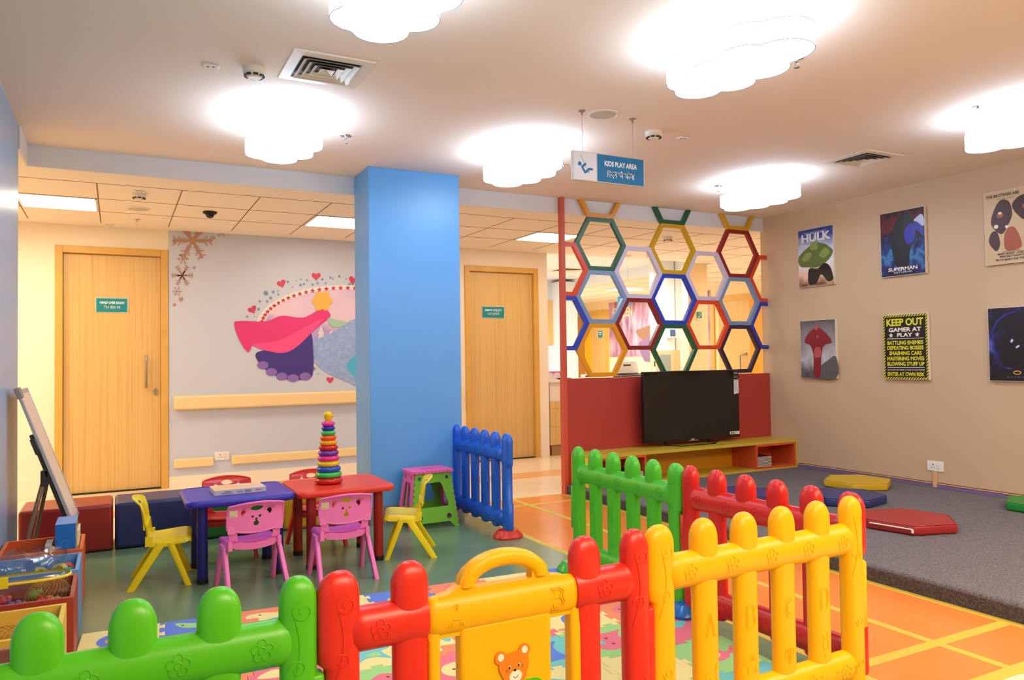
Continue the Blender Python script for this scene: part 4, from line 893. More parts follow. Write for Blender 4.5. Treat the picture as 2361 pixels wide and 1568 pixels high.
t = thing('television', 'large black flat television on the yellow bench', 'television', (4.68, 5.42, .353)); 
b = MB(); b.box(-.562, .562, -.012, .022, .038, .672); b.box(-.40, .40, .02, .05, .08, .45); b.build('housing', mat('tv_black', (16, 15, 14), .3), t, bevel=.003)
bx('screen', mat('tv_screen', (12, 11, 10), .12, spec=.6), -.555, .555, -.0135, -.011, .052, .665, t)
b = MB(); q = [(-.29, .05, .006), (-.25, -.02, .006), (-.22, -.10, .006), (.18, -.10, .006), (.21, -.06, .006), (.22, .05, .006)]; b.tube(q, .0045, 8); b.tube([(-.29, .05, .006), (-.29, .02, .06)], .006, 8); b.tube([(.22, .04, .006), (.22, .01, .06)], .006, 8); b.build('wire_stand', mat('dark_chrome', (60, 58, 54), .25, .8), t)
b = MB(); b.tube([(.16, .02, .05), (.2, .0, .01), (.26, -.03, .005), (.30, .02, .006), (.36, .05, .02)], .003, 6); b.tube([(-.36, .03, .02), (-.35, .02, .01), (-.33, .04, .006)], .007, 8); b.build('power_cable', blk, t)
m = MB(); fn = lambda u, v: (u, -.0145, v); put_text(m, 'SONY', .02, fn, -.013, .047, width=.038, off=.0006); m.ngon([(-.06, .036), (.05, .036), (.05, .0395), (-.06, .0395)], lambda u, v: (u, -.0155, v)); m.build('maker_logo', mat('logo_silver', (200, 200, 200), .3), t, smooth=False)
m = MB(); fs_ = lambda u, v: (u, -.0142, v); m.k = 0; m.ngon([(.488, .58), (.556, .58), (.556, .668), (.488, .668)], fs_); m.k = 1; m.ngon([(.497, .44), (.556, .45), (.556, .578), (.497, .578)], fs_); m.ngon([(.437, .065), (.556, .065), (.556, .092), (.437, .092)], fs_)
f2 = lambda u, v: (u, -.0146, v); m.k = 1; stroke(m, [(.507, .64), (.54, .64)], .006, f2); put_text(m, 'ANDROID TV', .012, f2, .523, .602, width=.05)
m.k = 2; 
for v0 in (.566, .55, .532, .515, .50, .488, .476): m.ngon([(.503, v0), (.548-.01*(v0 % .02 > .01), v0), (.548, v0+.003), (.503, v0+.003)], f2)
m.ngon(circ(.458, .078, .010), f2); m.k = 3; m.ngon(circ(.484, .078, .012, .008), f2); m.k = 2; m.ngon([(.5, .08), (.53, .08), (.53, .083), (.5, .083)], f2)
m.build('stickers', [mat('dark_sticker', (52, 46, 44), .4), mat('white_sticker', (226, 224, 222), .5), mat('red_sticker_print', (150, 40, 40), .5), mat('green_sticker_print', (90, 140, 40), .5)], t, smooth=False)

# ------------------------------------------------------------------ hexagonal floor cushions
def cushion(x, y, r, rz, c, nm, label, zipp=False):
    t = thing('hexagon_cushion', label, 'cushion', (x, y, .085), rz, 'hexagonal seat cushions'); b = MB()
    hx_ = lambda k_: [(r*k_*cos(pi/3*i), r*k_*sin(pi/3*i)) for i in range(6)]
    b.rings([[(u, v, z) for u, v in hx_(k_)] for z, k_ in ((.002, .985), (.03, 1.0), (.058, .985))]); b.build('cushion_body', P(nm, c, .42, bump=.15, bscale=250), t, bevel=.011, seg=3)
    sm = MB(); sm.tube([(u, v, .057) for u, v in hx_(.975)], .0028, 6, closed=True); sm.build('seam_piping', MATS[nm], t)
    if zipp:
        a = Vector((r*cos(pi), r*sin(pi))); b2 = Vector((r*cos(4*pi/3), r*sin(4*pi/3))); d = (b2-a).normalized(); n_ = Vector((d.y, -d.x)); z_ = MB()
        p, q = a+d*.02+n_*.001, b2-d*.012+n_*.001; z_.tube([(p.x, p.y, .04), (q.x, q.y, .038)], .0045, 6); e = q; z_.box(e.x-.008, e.x+.004, e.y-.006, e.y+.004, .018, .036); z_.build('zip', mat('zip_white', (236, 224, 204), .4), t)
cushion(4.345, 3.065, .285, radians(-18), (158, 36, 38), 'cushion_red', 'red hexagonal floor cushion with a white zip', True)
cushion(5.32, 4.19, .27, radians(31), (208, 168, 26), 'cushion_yellow', 'mustard yellow hexagonal cushion nearest the poster wall'); cushion(4.70, 3.80, .272, radians(12), (40, 52, 112), 'cushion_blue', 'navy hexagonal cushion between the yellow and red ones')
cushion(4.16, 4.26, .26, radians(-2), (58, 56, 118), 'cushion_indigo', 'indigo hexagonal cushion seen over the red fence'); cushion(5.552, 2.90, .262, radians(28), (24, 134, 48), 'cushion_green', 'green hexagonal cushion cut off by right edge')

# ================================================================== POSTERS (canvas prints; plain shapes stand in for their figures)
def poster(yL, zB, label, w_=.40, h_=.54):
    t = thing('canvas_print', label, 'poster', (XR, yL, zB), -pi/2, 'canvas prints on the tan wall')      # local x runs to the right as seen, y into the wall
    bx('canvas_edge', offw, 0, w_, -.028, 0, 0, h_, t, bevel=.001); return t
def pr_layers(t, layers, name='print', y=-.0285):
    b = MB(); ms = []
    for i, (polys, m) in enumerate(layers):
        b.k = i; ms.append(m); yy = y-.0003*i; fn = lambda u, v, yy=yy: (u, yy, v)
        for p in polys:
            if isinstance(p, tuple) and p[0] == 'T': put_text(b, p[1], p[2], fn, p[3], p[4], width=p[5], off=p[6] if len(p) > 6 else 0)
            else: b.ngon(p, fn)
    return b.build(name, ms, t, smooth=False)
full = [[(.003, .003), (.397, .003), (.397, .537), (.003, .537)]]
Q = lambda n, c: mat('print_'+n, c, .4)
t = poster(5.127, 1.795, 'canvas print titled HULK with green boulder shapes')
pr_layers(t, [(full, ramp_mat('p1_bg', [(0, (120, 70, 40)), (.15, (240, 200, 170)), (.45, (236, 232, 240)), (.7, (190, 196, 220)), (.85, (60, 80, 150)), (1, (40, 60, 130))], noise=.45, nscale=4)),
  ([smoothp([(.02, .2), (.0, .28), (.05, .33), (.1, .36), (.2, .40), (.3, .38), (.36, .34), (.395, .30), (.36, .24), (.30, .2), (.22, .17), (.12, .18)])], Q('moss', (92, 112, 50))), ([smoothp([(.15, .34), (.14, .39), (.18, .42), (.22, .4), (.22, .34)]), smoothp([(.04, .26), (.1, .32), (.16, .3), (.1, .24)]), smoothp([(.24, .28), (.3, .34), (.36, .3), (.3, .25)])], Q('moss_light', (132, 150, 78))),
  ([smoothp([(.12, .02), (.11, .1), (.13, .17), (.22, .16), (.3, .2), (.36, .16), (.39, .05), (.33, .03), (.26, .1), (.2, .02)])], Q('black', (18, 18, 20))), ([('T', 'THE INCREDIBLE', .03, .2, .495, .25), ('T', 'HULK', .10, .2, .45, .33, .004)], Q('silver', (222, 224, 232)))])
t = poster(4.25, 1.80, 'canvas print titled SUPERMAN RETURNS, dark with blue water and red sky')
pr_layers(t, [(full, ramp_mat('p2_bg', [(0, (8, 12, 40)), (.12, (16, 40, 110)), (.3, (60, 130, 190)), (.42, (20, 60, 130)), (.6, (14, 10, 24)), (.8, (110, 14, 26)), (1, (10, 6, 10))], noise=.9, nscale=6)), ([smoothp([(.13, .1), (.11, .2), (.1, .3), (.13, .42), (.18, .5), (.26, .52), (.3, .44), (.32, .3), (.27, .2), (.25, .08), (.18, .06)])], Q('ink', (10, 10, 24))),
  ([smoothp([(.24, .26), (.22, .36), (.28, .42), (.32, .36), (.3, .27)]), smoothp([(.3, .4), (.34, .44), (.38, .4), (.39, .3), (.35, .34)])], Q('royal', (34, 46, 170))), ([smoothp([(.31, .44), (.37, .48), (.395, .44), (.39, .38), (.34, .42)])], Q('pale_blue', (190, 206, 240))), ([('T', 'SUPERMAN', .04, .2, .055, .26, .001), ('T', 'RETURNS', .018, .2, .028, .16)], Q('white', (236, 236, 240)))])
t = poster(5.127, .938, 'canvas print of an abstract red upright shape on grey fog')
pr_layers(t, [(full, ramp_mat('p3_bg', [(0, (60, 58, 60)), (.15, (110, 106, 108)), (.35, (196, 196, 200)), (.6, (150, 146, 150)), (1, (92, 86, 92))], noise=.6, nscale=3)), ([smoothp([(.10, .05), (.02, .02), (.2, .1), (.3, .16), (.398, .2), (.398, .004), (.1, .004)], 4)], Q('rubble', (96, 92, 92))), ([smoothp([(.15, .03), (.15, .2), (.12, .3), (.05, .34), (.1, .42), (.2, .47), (.29, .42), (.36, .33), (.27, .3), (.24, .2), (.22, .02)])], Q('deep_red', (138, 30, 40))),
  ([circ(.2, .385, .013), smoothp([(.16, .2), (.17, .28), (.23, .28), (.23, .2)]), circ(.19, .47, .018, .026)], Q('rose', (192, 84, 84)))])
t = poster(4.249, .94, 'black and yellow KEEP OUT GAMER AT PLAY canvas print'); ye = Q('poster_yellow', (228, 222, 44)); wp = Q('white', (236, 236, 240))
strp = []
def clipbox(p, x0, x1, y0, y1):
    p = [Vector(q) for q in p]
    for ax, sg, c in ((0, 1, x0), (0, -1, -x1), (1, 1, y0), (1, -1, -y1)):
        out = []
        for k in range(len(p)):
            a, q = p[k], p[(k+1) % len(p)]; da, dq = sg*a[ax]-c, sg*q[ax]-c
            if da >= 0: out.append(a)
            if (da >= 0) != (dq >= 0): out.append(a+(q-a)*(da/(da-dq)))
        p = out
        if len(p) < 3: return None
    return [tuple(q) for q in p]
for bxx in ((.004, .396, .004, .02), (.004, .396, .52, .536), (.004, .018, .02, .52), (.382, .396, .02, .52)):
    k = -30
    while k < 50:
        s0 = .024*k; q = clipbox([(s0, 0), (s0+.012, 0), (s0+.012+.54, .54), (s0+.54, .54)], *bxx)
        if q: strp.append(q)
        k += 1
T = lambda s_, z, w_, sz=.04, off=.0012: ('T', s_, sz, .2, z, w_, off)
def tt(s_, z, w_, h):       # text scaled to width and height
    return ('TT', s_, z, w_, h)
b = MB(); b.k = 0; b.ngon(full[0], lambda u, v: (u, -.0285, v)); b.k = 1
for q in strp: b.ngon(q, lambda u, v: (u, -.0288, v))
def fit(b, s_, cx, cz, w_, h, off=.03):
    vs, fs = text2d(s_, 1, off); x0, x1 = min(v[0] for v in vs), max(v[0] for v in vs); y0, y1 = min(v[1] for v in vs), max(v[1] for v in vs)
    b.add([(cx+((v[0]-x0)/(x1-x0)-.5)*w_, -.0289, cz+((v[1]-y0)/(y1-y0)-.5)*h) for v in vs], fs)
fit(b, 'KEEP OUT', .2, .475, .33, .062, .035)
for s_, z, w_ in (('BATTLING ENEMIES', .305, .32), ('DEFEATING BOSSES', .262, .325), ('SMASHING CARS', .218, .29), ('MASTERING MOVES', .174, .33), ('BLOWING STUFF UP', .13, .33), ('ENTER AT OWN RISK', .045, .33)): fit(b, s_, .2, z, w_, .033, .035)
b.k = 2; fit(b, 'GAMER AT', .2, .413, .29, .035, .04); fit(b, 'PLAY', .2, .369, .14, .033, .04); b.ngon(star(.075, .368, .022), lambda u, v: (u, -.0289, v)); b.ngon(star(.31, .368, .022), lambda u, v: (u, -.0289, v))
for z in (.337, .098): b.ngon([(.035, z), (.365, z), (.365, z+.004), (.035, z+.004)], lambda u, v: (u, -.0289, v))
fit(b, 'LEAVE FOOD AND DRINK AT DOOR. DO NOT DISTURB', .2, .08, .33, .013, .0)
b.build('print', [Q('black', (18, 18, 20)), ye, wp], t, smooth=False)
t = poster(3.378, 1.80, 'tan canvas print headed THE BROTHERS ARE with brown blobs'); dk = Q('brown_ink', (44, 22, 20))
pr_layers(t, [(full, Q('parchment', (214, 184, 142))), ([smoothp([(.05, .3), (.07, .4), (.12, .47), (.18, .45), (.2, .36), (.17, .28), (.12, .22)]), smoothp([(.2, .42), (.26, .48), (.36, .47), (.38, .38), (.3, .3), (.24, .34)]), smoothp([(.03, .17), (.05, .24), (.09, .24), (.11, .15), (.08, .1)])], Q('cocoa', (72, 36, 34))),
  ([smoothp([(.15, .1), (.14, .2), (.17, .26), (.22, .25), (.26, .14), (.24, .1)]), circ(.115, .36, .025, .02), circ(.3, .4, .03, .022)], Q('russet', (168, 86, 50))), ([circ(.115, .375, .014, .01), circ(.3, .415, .016, .012), circ(.085, .28, .016), circ(.16, .27, .012)], Q('cream_ink', (238, 226, 210))),
  ([('T', 'THE BROTHERS ARE', .03, .135, .505, .235, .001), ('T', 'Cheat, beat, and be', .013, .155, .48, .13), ('T', 'MARIO MARIO · LUIGI M', .02, .19, .073, .2, .0006), ('T', 'PRINCESS TOADSTO', .02, .19, .053, .17, .0006), ('T', '"BUTCH MARIO AND THE L', .02, .18, .03, .21, .0006), [(.13, .091), (.25, .091), (.25, .093), (.13, .093)], [(.12, .085), (.25, .085), (.25, .087), (.12, .087)]], dk)])
t = poster(3.374, .942, 'near-black blue canvas print with an orange oval, lower right edge')
pr_layers(t, [(full, ramp_mat('p6_bg', [(.3, (6, 6, 14)), (.5, (14, 14, 44)), (.62, (40, 44, 130)), (.72, (90, 100, 200)), (.8, (16, 14, 44))], axis=None, nscale=3.2, rough=.35)), ([smoothp([(.10, .12), (.1, .3), (.13, .4), (.17, .44), (.22, .44), (.28, .36), (.32, .1)]), [(.004, .004), (.396, .004), (.396, .09), (.004, .09)]], Q('ink', (10, 10, 16))),
  ([[(.02+.0, .36), (.06, .44), (.12, .49), (.2, .51), (.2, .504), (.125, .482), (.07, .434), (.028, .358)]], Q('royal', (34, 46, 170))), ([circ(.198, .063, .028, .015)], Q('oval_orange', (232, 160, 40))), ([circ(.198, .063, .021, .009)], Q('black', (18, 18, 20))), ([[(.155, .29), (.168, .31), (.18, .298), (.167, .278)], [(.192, .25), (.215, .265), (.22, .252), (.197, .237)]], Q('pale_blue', (190, 206, 240))), ([('T', 'B A T M A N', .014, .2, .03, .14)], Q('grey_ink', (120, 120, 130)))])

# ================================================================== TOY BINS
def bin_(y0, y1, c, nm, label, x1=-.142, x0=-.488, h=.276):
    t = thing('toy_bin', label, 'toy bin', ((x0+x1)/2, (y0+y1)/2, .0018), 0, 'painted wooden toy bins'); w_, d_, th = (x1-x0)/2, (y1-y0)/2, .016; m = P(nm, c, .42)
    b = MB(); b.box(-w_, w_, -d_, -d_+th, 0, h); b.box(-w_, w_, d_-th, d_, 0, h); b.box(-w_, -w_+th, -d_+th, d_-th, 0, h); b.box(w_-th, w_, -d_+th, d_-th, 0, h); b.build('bin_walls', m, t, bevel=.0015)
    bx('bin_bottom', m, -w_+th, w_-th, -d_+th, d_-th, .002, .014, t); return t
bin_(4.19, 4.545, (222, 96, 42), 'bin_orange', 'orange toy bin holding the upright blue box'); bin_(3.77, 4.11, (104, 156, 214), 'bin_blue', 'light blue toy bin with foam puzzle blocks')
bin_(3.335, 3.695, (164, 54, 42), 'bin_red', 'brick red toy bin with the yellow zip bag'); bin_(2.915, 3.265, (234, 190, 70), 'bin_yellow', 'yellow toy bin with netted toys, behind green fence', x1=-.162); bin_(2.5, 2.84, (150, 96, 84), 'bin_brown', 'brown toy bin nearest the camera, lower left corner', x1=-.20)
t = thing('toy_box', 'upright blue cardboard box standing in orange bin', 'box', (-.212, 4.262, .018), 0)
bx('carton', mat('blue_carton', (20, 108, 196), .45, vary=.08, vscale=12), -.045, .04, -.045, .17, 0, .372, t, bevel=.001)
bx('torn_flap', mat('pale_blue_carton', (96, 150, 216), .5), -.045, .042, -.04, .172, .374, .377, t); m = MB()
fn = lambda u, v: (u, -.0457, v)
for z0 in (.2, .08):
    o = [(-.02, z0+.008), (-.012, z0), (.004, z0), (.012, z0+.008), (.012, z0+.092), (.004, z0+.1), (-.012, z0+.1), (-.02, z0+.092), (-.02, z0+.008)]
    stroke(m, o, .0012, fn)
    for q in (0.004, -.004, -.010): stroke(m, [(q, z0+.03), (q, z0+.075)], .0012, fn)
m.build('outline_print', mat('pale_line_print', (110, 170, 225), .5), t, smooth=False)
bx('side_print', mat('carton_side_print', (200, 180, 96), .5, vary=.5, vscale=30), .0401, .0412, -.04, .17, .02, .36, t)
t = thing('toy_box', 'flat cream board game box beside the blue box', 'box', (-.156+.0, 4.40, .018), 0); bx('carton', mat('cream_carton', (236, 222, 184), .6), -.004-.01, .0-.006, -.1, .09, .0, .325, t)
bx('carton_label', mat('tan_card', (214, 190, 140), .6), -.0158, -.0142, -.09, .08, .04, .3, t)
t = thing('toy_box', 'small grey carton leaning left of the blue box', 'box', (-.285, 4.27, .018), 0); bx('carton', mat('grey_white_carton', (206, 200, 190), .55), -.014, .014, -.05, .09, 0, .285, t, bevel=.001); bx('carton_label', mat('carton_dark_side', (54, 50, 46), .6), .0142, .0152, -.045, .085, .02, .27, t)
# foam blocks (hexagonal honeycomb pieces) in the blue bin
fm = {'crimson': (214, 34, 92), 'teal': (60, 176, 150), 'lemon': (226, 206, 92), 'coral': (232, 96, 72)}
for i, (x, y, z, c, rz, tilt) in enumerate(((-.21, 3.86, .2, 'crimson', .2, .1), (-.26, 3.88, .205, 'crimson', .9, .2), (-.19, 3.93, .2, 'teal', .5, .3), (-.225, 3.98, .21, 'lemon', 0, .1), (-.20, 4.02, .2, 'coral', .3, .2), (-.31, 3.87, .2, 'teal', .1, .3), (-.345, 3.93, .2, 'crimson', .6, .1), (-.40, 3.88, .2, 'crimson', .2, .2), (-.30, 4.0, .2, 'lemon', .7, .15), (-.40, 4.0, .195, 'teal', .4, .2))):
    b = MB(); b.plate([(.036*cos(pi/3*k), .036*sin(pi/3*k)) for k in range(6)], [[(.016*cos(pi/3*k), .016*sin(pi/3*k)) for k in range(6)]], 1, lambda u, v, w_: (u, v, .018*w_))
    o = b.build('foam_block', P('foam_'+c, fm[c], .8), bevel=.002, smooth=False); o.location = (x, y, z+.02); o.rotation_euler = (tilt+.5, .2*((i % 3)-1), rz)
    tag(o, '%s hexagonal foam block among those heaped in light blue bin' % c, 'foam block', 'foam blocks in the light blue bin')
o = MB().box(-.17, .17, -.13, .13, -.1, .08).build('foam_block_heap', P('foam_crimson', fm['crimson'], .8)); bpy.data.objects.remove(o)
tag(bx('foam_pile', ramp_mat('foam_mix', [(.4, (214, 34, 92)), (.48, (60, 176, 150)), (.54, (226, 206, 92)), (.6, (214, 34, 92))], axis=None, space='Object', nscale=22, rough=.8), -.468, -.162, 3.79, 4.09, .02, .2), 'jumble of foam pieces filling the light blue bin', 'foam pieces', kind='stuff')
# clear plastic bag
def crumple(cx, cy, cz, rx, ry, rz_, amp, seed, n=30, m=14, zcut=1.0):
    r_ = random.Random(seed); ph = [(r_.uniform(2, 9), r_.uniform(2, 9), r_.uniform(0, 6)) for _ in range(7)]; rs = []
    for i in range(m+1):
        th = pi*i/m*zcut; row = []
        for j in range(n):
            a = 2*pi*j/n; k_ = 1+amp*sum(sin(p*a*1.0//1*0+round(p)*a+q*th+s_) for p, q, s_ in ph)/4
            row.append((cx+rx*k_*max(.01, sin(th))*cos(a), cy+ry*k_*max(.01, sin(th))*sin(a), cz-rz_*cos(th)*k_))
        rs.append(row)
    return rs
b = MB(); b.rings(crumple(-.325, 3.92, .30, .125, .11, .07, .12, 4, zcut=.8), caps=False); tag(b.build('plastic_bag', glassy('clear_film', (236, 240, 244), .86, .15), ang=30), 'crumpled clear plastic bag on top of foam blocks', 'plastic bag')
# yellow zip bag with toys
t = thing('zip_bag', 'clear zip bag with yellow trim full of small toys', 'bag', (-.31, 3.45, .205), 0); b = MB(); 
rs = [[(.155*k_*math.copysign(abs(cos(a))**.7, cos(a)), .07*k_*math.copysign(abs(sin(a))**.8, sin(a)), z) for a in [2*pi*i/30 for i in range(30)]] for z, k_ in ((0, .8), (.02, .95), (.07, 1), (.13, .98), (.15, .9))]
b.rings(rs, caps=False); b.build('clear_film', glassy('clear_film', (236, 240, 244), .86, .15), t); b = MB(); b.rings([[(.155*k_*math.copysign(abs(cos(a))**.7, cos(a)), .07*k_*math.copysign(abs(sin(a))**.8, sin(a)), z) for a in [2*pi*i/30 for i in range(30)]] for z, k_ in ((.133, 1.0), (.134, 1.012), (.14, 1.01), (.143, .98))], caps=False); b.box(-.075, -.045, -.076, -.068, .125, .165)
b.build('yellow_zip_trim', P('zip_yellow', (236, 212, 30), .35), t)
for i, (x, y, z, r, c) in enumerate(((-.41, 3.43, .2, .026, (226, 150, 40)), (-.35, 3.43, .205, .03, (130, 96, 150)), (-.30, 3.42, .2, .024, (90, 140, 160)), (-.25, 3.42, .215, .026, (232, 80, 40)), (-.215, 3.43, .21, .022, (220, 190, 40)), (-.38, 3.48, .22, .024, (200, 60, 70)), (-.28, 3.48, .23, .024, (120, 170, 70)))):
    b = MB(); b.ball((0, 0, 0), (r, r*.9, r*.8), 16); b.ball((r*.7, -r*.2, r*.5), r*.5, 10); b.cyl(-r*.3, 0, r*.4, r*1.1, r*.25, 10); o = b.build('small_toy', P('toy_%d' % i, c, .3)); o.location = (x, y, z+.035)
    tag(o, '%s small toy animal inside the yellow-trimmed bag' % ('amber', 'lilac', 'slate blue', 'orange', 'golden', 'rose', 'leaf green')[i], 'toy', 'toys in the zip bag')
bx_ = bx('magazine', mat('pale_magazine', (190, 188, 200), .4), -.47, -.175, 3.36, 3.37, .12, .262); tag(bx_, 'thin grey booklet upright at the front of the brick red bin', 'booklet')
# orange net sacks
def net(cx, cy, cz, rx, ry, rz_, label):
    b = MB(); n = 26
    for s_ in (-1, 1):
        for j in range(n):
            a0 = 2*pi*j/n; pts = []
            for i in range(13): th = .25+2.6*i/12; a = a0+s_*th*.9; pts.append((cx+rx*sin(th)*cos(a), cy+ry*sin(th)*sin(a), cz-rz_*cos(th)))
            b.tube(pts, .0009, 3)
    tag(b.build('net_sack', P('net_orange', (206, 140, 60), .6)), label, 'net')
net(-.235, 3.5, .235, .085, .10, .085, 'orange mesh net around the right end of zip bag'); net(-.33, 3.09, .17, .12, .11, .10, 'orange mesh net sack of balls in the yellow bin')
for x, y, z, r, c, n_ in ((-.42, 3.06, .20, .05, (236, 84, 54), 'orange red'), (-.33, 3.10, .17, .055, (120, 112, 120), 'grey'), (-.25, 3.12, .15, .05, (150, 120, 96), 'brown')):
    o = MB().ball((0, 0, 0), r, 20).build('play_ball', P('ball_'+n_, c, .5, vary=.3, vscale=30)); o.location = (x, y, z); tag(o, n_+' soft ball inside the yellow bin', 'ball', 'balls in the yellow bin')

# ================================================================== EASEL WHITEBOARD
t = thing('whiteboard_easel', 'small leaning whiteboard on a metal easel by left wall', 'whiteboard easel', (0, 0, 0))
Xb = lambda z: -.438+.346*(1-z)
def brd(nm, y0, y1, z0, z1, off0, off1, m, bev=0):
    b = MB(); vs = []
    for off in (off0, off1):
        for (y, z) in ((y0, z0), (y1, z0), (y1, z1), (y0, z1)): vs.append((Xb(z)+off*.945, y, z+off*.327))
    b.add(vs, [(0, 1, 2, 3), (7, 6, 5, 4), (0, 4, 5, 1), (1, 5, 6, 2), (2, 6, 7, 3), (3, 7, 4, 0)]); return b.build(nm, m, t, bev)
brd('board_panel', 4.69, 5.12, .3, 1.02, -.012, -.002, mat('whiteboard_face', (222, 212, 204), .25)); 
al = mat('board_aluminium', (180, 182, 188), .35, .4)
for a in ((4.67, 4.70, .29, 1.03), (5.10, 5.13, .29, 1.03), (4.70, 5.10, .29, .315), (4.70, 5.10, 1.005, 1.03)): brd('board_frame', *a, -.016, 0.0, al, .002)
brd('top_clip', 4.66, 4.76, .985, 1.04, -.02, .004, mat('grey_clip', (140, 136, 134), .5), .003)
brd('clamp', 4.66, 4.72, .70, .78, -.04, -.016, dgrey, .003); brd('spine', 4.68, 4.71, .12, .80, -.036, -.018, dgrey, .002)
b = MB(); b.tube([(-.335, 4.70, .565), (-.40, 4.68, .29), (-.44, 4.67, .003)], .011, 8); b.build('rear_leg', mat('tan_metal_leg', (150, 124, 100), .4, .4), t); b = MB(); b.tube([(-.335, 5.08, .565), (-.44, 5.10, .003)], .011, 8); b.build('rear_leg', MATS['tan_metal_leg'], t)
b = MB(); b.tube([(Xb(.3)-.02, 4.70, .3), (-.22, 4.70, .004)], .011, 8); b.build('front_leg', dgrey, t); b = MB(); b.tube([(Xb(.3)-.02, 5.10, .3), (-.22, 5.10, .004)], .011, 8); b.build('front_leg', dgrey, t); bx('hinge_block', dgrey, -.352, -.318, 4.68, 4.73, .52, .60, t, bevel=.003)

# ================================================================== FOAM PUZZLE MAT
pc = [('lemon', (240, 224, 148)), ('turquoise', (112, 200, 196)), ('blue', (96, 130, 218)), ('mint', (160, 216, 130)), ('salmon', (248, 140, 98)), ('rose', (236, 118, 134))]
PM = [P('mat_'+n, c, .75, bump=.25, bscale=900) for n, c in pc]; SH = .3; TH = .010
def edge(sgn, n=3):
    """one side from (0,0) to (1,0): trapezoid tongues, all at +sgn or -sgn"""
    out = [(0, 0)]
    for i in range(n):
        c = (i+.5)/n; out += [(c-.055, 0), (c-.085, sgn*.075), (c+.085, sgn*.075), (c+.055, 0)]
    return out
def tile_outline(s_):
    pts = []
    for k in range(4):
        sg = s_[k]
        for u, v in edge(-sg if sg else 0): 
            x, y = u-.5, v-.5
            for _ in range(k): x, y = -y, x
            pts.append((x*SH*.994, y*SH*.994))
    return pts
def arrange(q): return [smoothp(p, 4) for p in q]
SHAPES = {
 'cat': ([(-.09, -.03), (-.085, .05), (-.095, .11), (-.04, .075), (.03, .075), (.085, .11), (.08, .04), (.085, -.03), (.03, -.08), (-.04, -.08)], [circ(-.03, .01, .008, n=10), circ(.03, .01, .008, n=10)], [(-.02, -.02), (.02, -.02), (.015, -.05), (-.015, -.05)]),
 'whale': ([(-.1, 0), (-.07, .06), (0, .07), (.06, .02), (.09, .06), (.11, .05), (.1, 0), (.07, -.03), (0, -.06), (-.07, -.05)], [circ(-.05, .01, .007, n=10)], [(-.06, -.03), (0, -.035), (.04, -.02), (0, -.05)]),
 'fish': ([(-.09, 0), (-.04, .055), (.03, .04), (.06, .01), (.11, .055), (.1, 0), (.11, -.055), (.06, -.01), (.03, -.04), (-.04, -.055)], [circ(-.05, .012, .007, n=10)], [(-.02, -.03), (.0, .03), (.02, .0)]),
 'turtle': ([(-.08, -.02), (-.05, .05), (.02, .065), (.07, .02), (.11, .03), (.11, -.01), (.06, -.03), (.05, -.06), (.02, -.04), (-.04, -.04), (-.06, -.065)], [circ(.09, .012, .005, n=8)], [(-.04, .0), (-.01, .04), (.03, .01), (0, -.02)]),
 'dog': ([(-.06, -.08), (-.05, .02), (-.1, .03), (-.09, .08), (-.03, .09), (.04, .07), (.08, .09), (.09, .03), (.05, 0), (.07, -.08), (.02, -.05), (-.02, -.05)], [circ(-.04, .06, .007, n=10)], [(-.02, -.02), (.03, .0), (.04, -.04), (0, -.04)]),
 'wave': ([(-.12, -.06), (-.06, 0), (0, -.02), (.04, .06), (.11, .09), (.09, .03), (.05, -.04), (-.02, -.08)], [circ(.07, .06, .007, n=10)], [(-.04, -.04), (.02, -.03), (.03, .01), (.0, -.06)])}
MY0, MX0, MR = 3.735, -.128, radians(-3.6)
r_ = random.Random(11); NX, NY = 8, 7
for i in range(NX):
    for j in range(NY):
        s_ = [(-1 if j < NY else 0), (1 if i < NX-1 else 0), (1 if j > 0 else 0), (-1 if i > 0 else 0)]
        s_ = [(-1 if j < NY-1 else 0), 1 if i < NX-1 else 0, 1 if j > 0 else 0, -1 if i > 0 else 0]
        ci = (i*2+j*3+(i*j) % 3) % 6
        if j and ci == last[i]: ci = (ci+1) % 6
        if i == 0 and j == 0: last = {}
        last[i] = ci
        b = MB(); b.k = 0; b.plate(tile_outline(s_), [], 1, lambda u, v, w_: (u, v, TH*w_))
        nm = list(SHAPES)[(i*5+j*3+(i+j)//3) % 6]; body, eyes, patch = SHAPES[nm]; rot = r_.choice((0, pi/2, pi, -pi/2)); c2, c3 = (ci+1+r_.randrange(2)) % 6, (ci+3+r_.randrange(2)) % 6
        tr = lambda pts: [(u*cos(rot)-v*sin(rot), u*sin(rot)+v*cos(rot)) for u, v in pts]
        b.k = 1; b.ngon(tr(smoothp(body, 4)), lambda u, v: (u, v, TH+.0004)); b.k = 2; b.ngon(tr(smoothp(patch, 4)), lambda u, v: (u, v, TH+.0008)); b.k = 3
        for e in eyes: b.ngon(tr(e), lambda u, v: (u, v, TH+.0009))
        b.k = 2
        qx = .10 if (i+j) % 2 else -.10; b.ngon(circ(qx, -.105, .022, .014), lambda u, v: (u, v, TH+.0004)) if True else None
        o = b.build('puzzle_mat_tile', [PM[ci], PM[c2], PM[c3], mat('mat_dark_hole', (110, 60, 50), .8)], smooth=False)
        lx, ly = (i+.5)*SH, -(j+.5)*SH; o.location = (MX0+lx*cos(MR)-ly*sin(MR), MY0+lx*sin(MR)+ly*cos(MR), .0014); o.rotation_euler = (0, 0, MR)
        row = ('back', 'second', 'third', 'fourth', 'fifth', 'sixth', 'front')[j]; colr = ('first', 'second', 'third', 'fourth', 'fifth', 'sixth', 'seventh', 'eighth')[i]
        tag(o, '%s foam mat tile with %s inlay, %s row from back, %s from left' % (pc[ci][0], pc[c2][0], row, colr), 'foam mat tile', 'foam puzzle mat tiles')

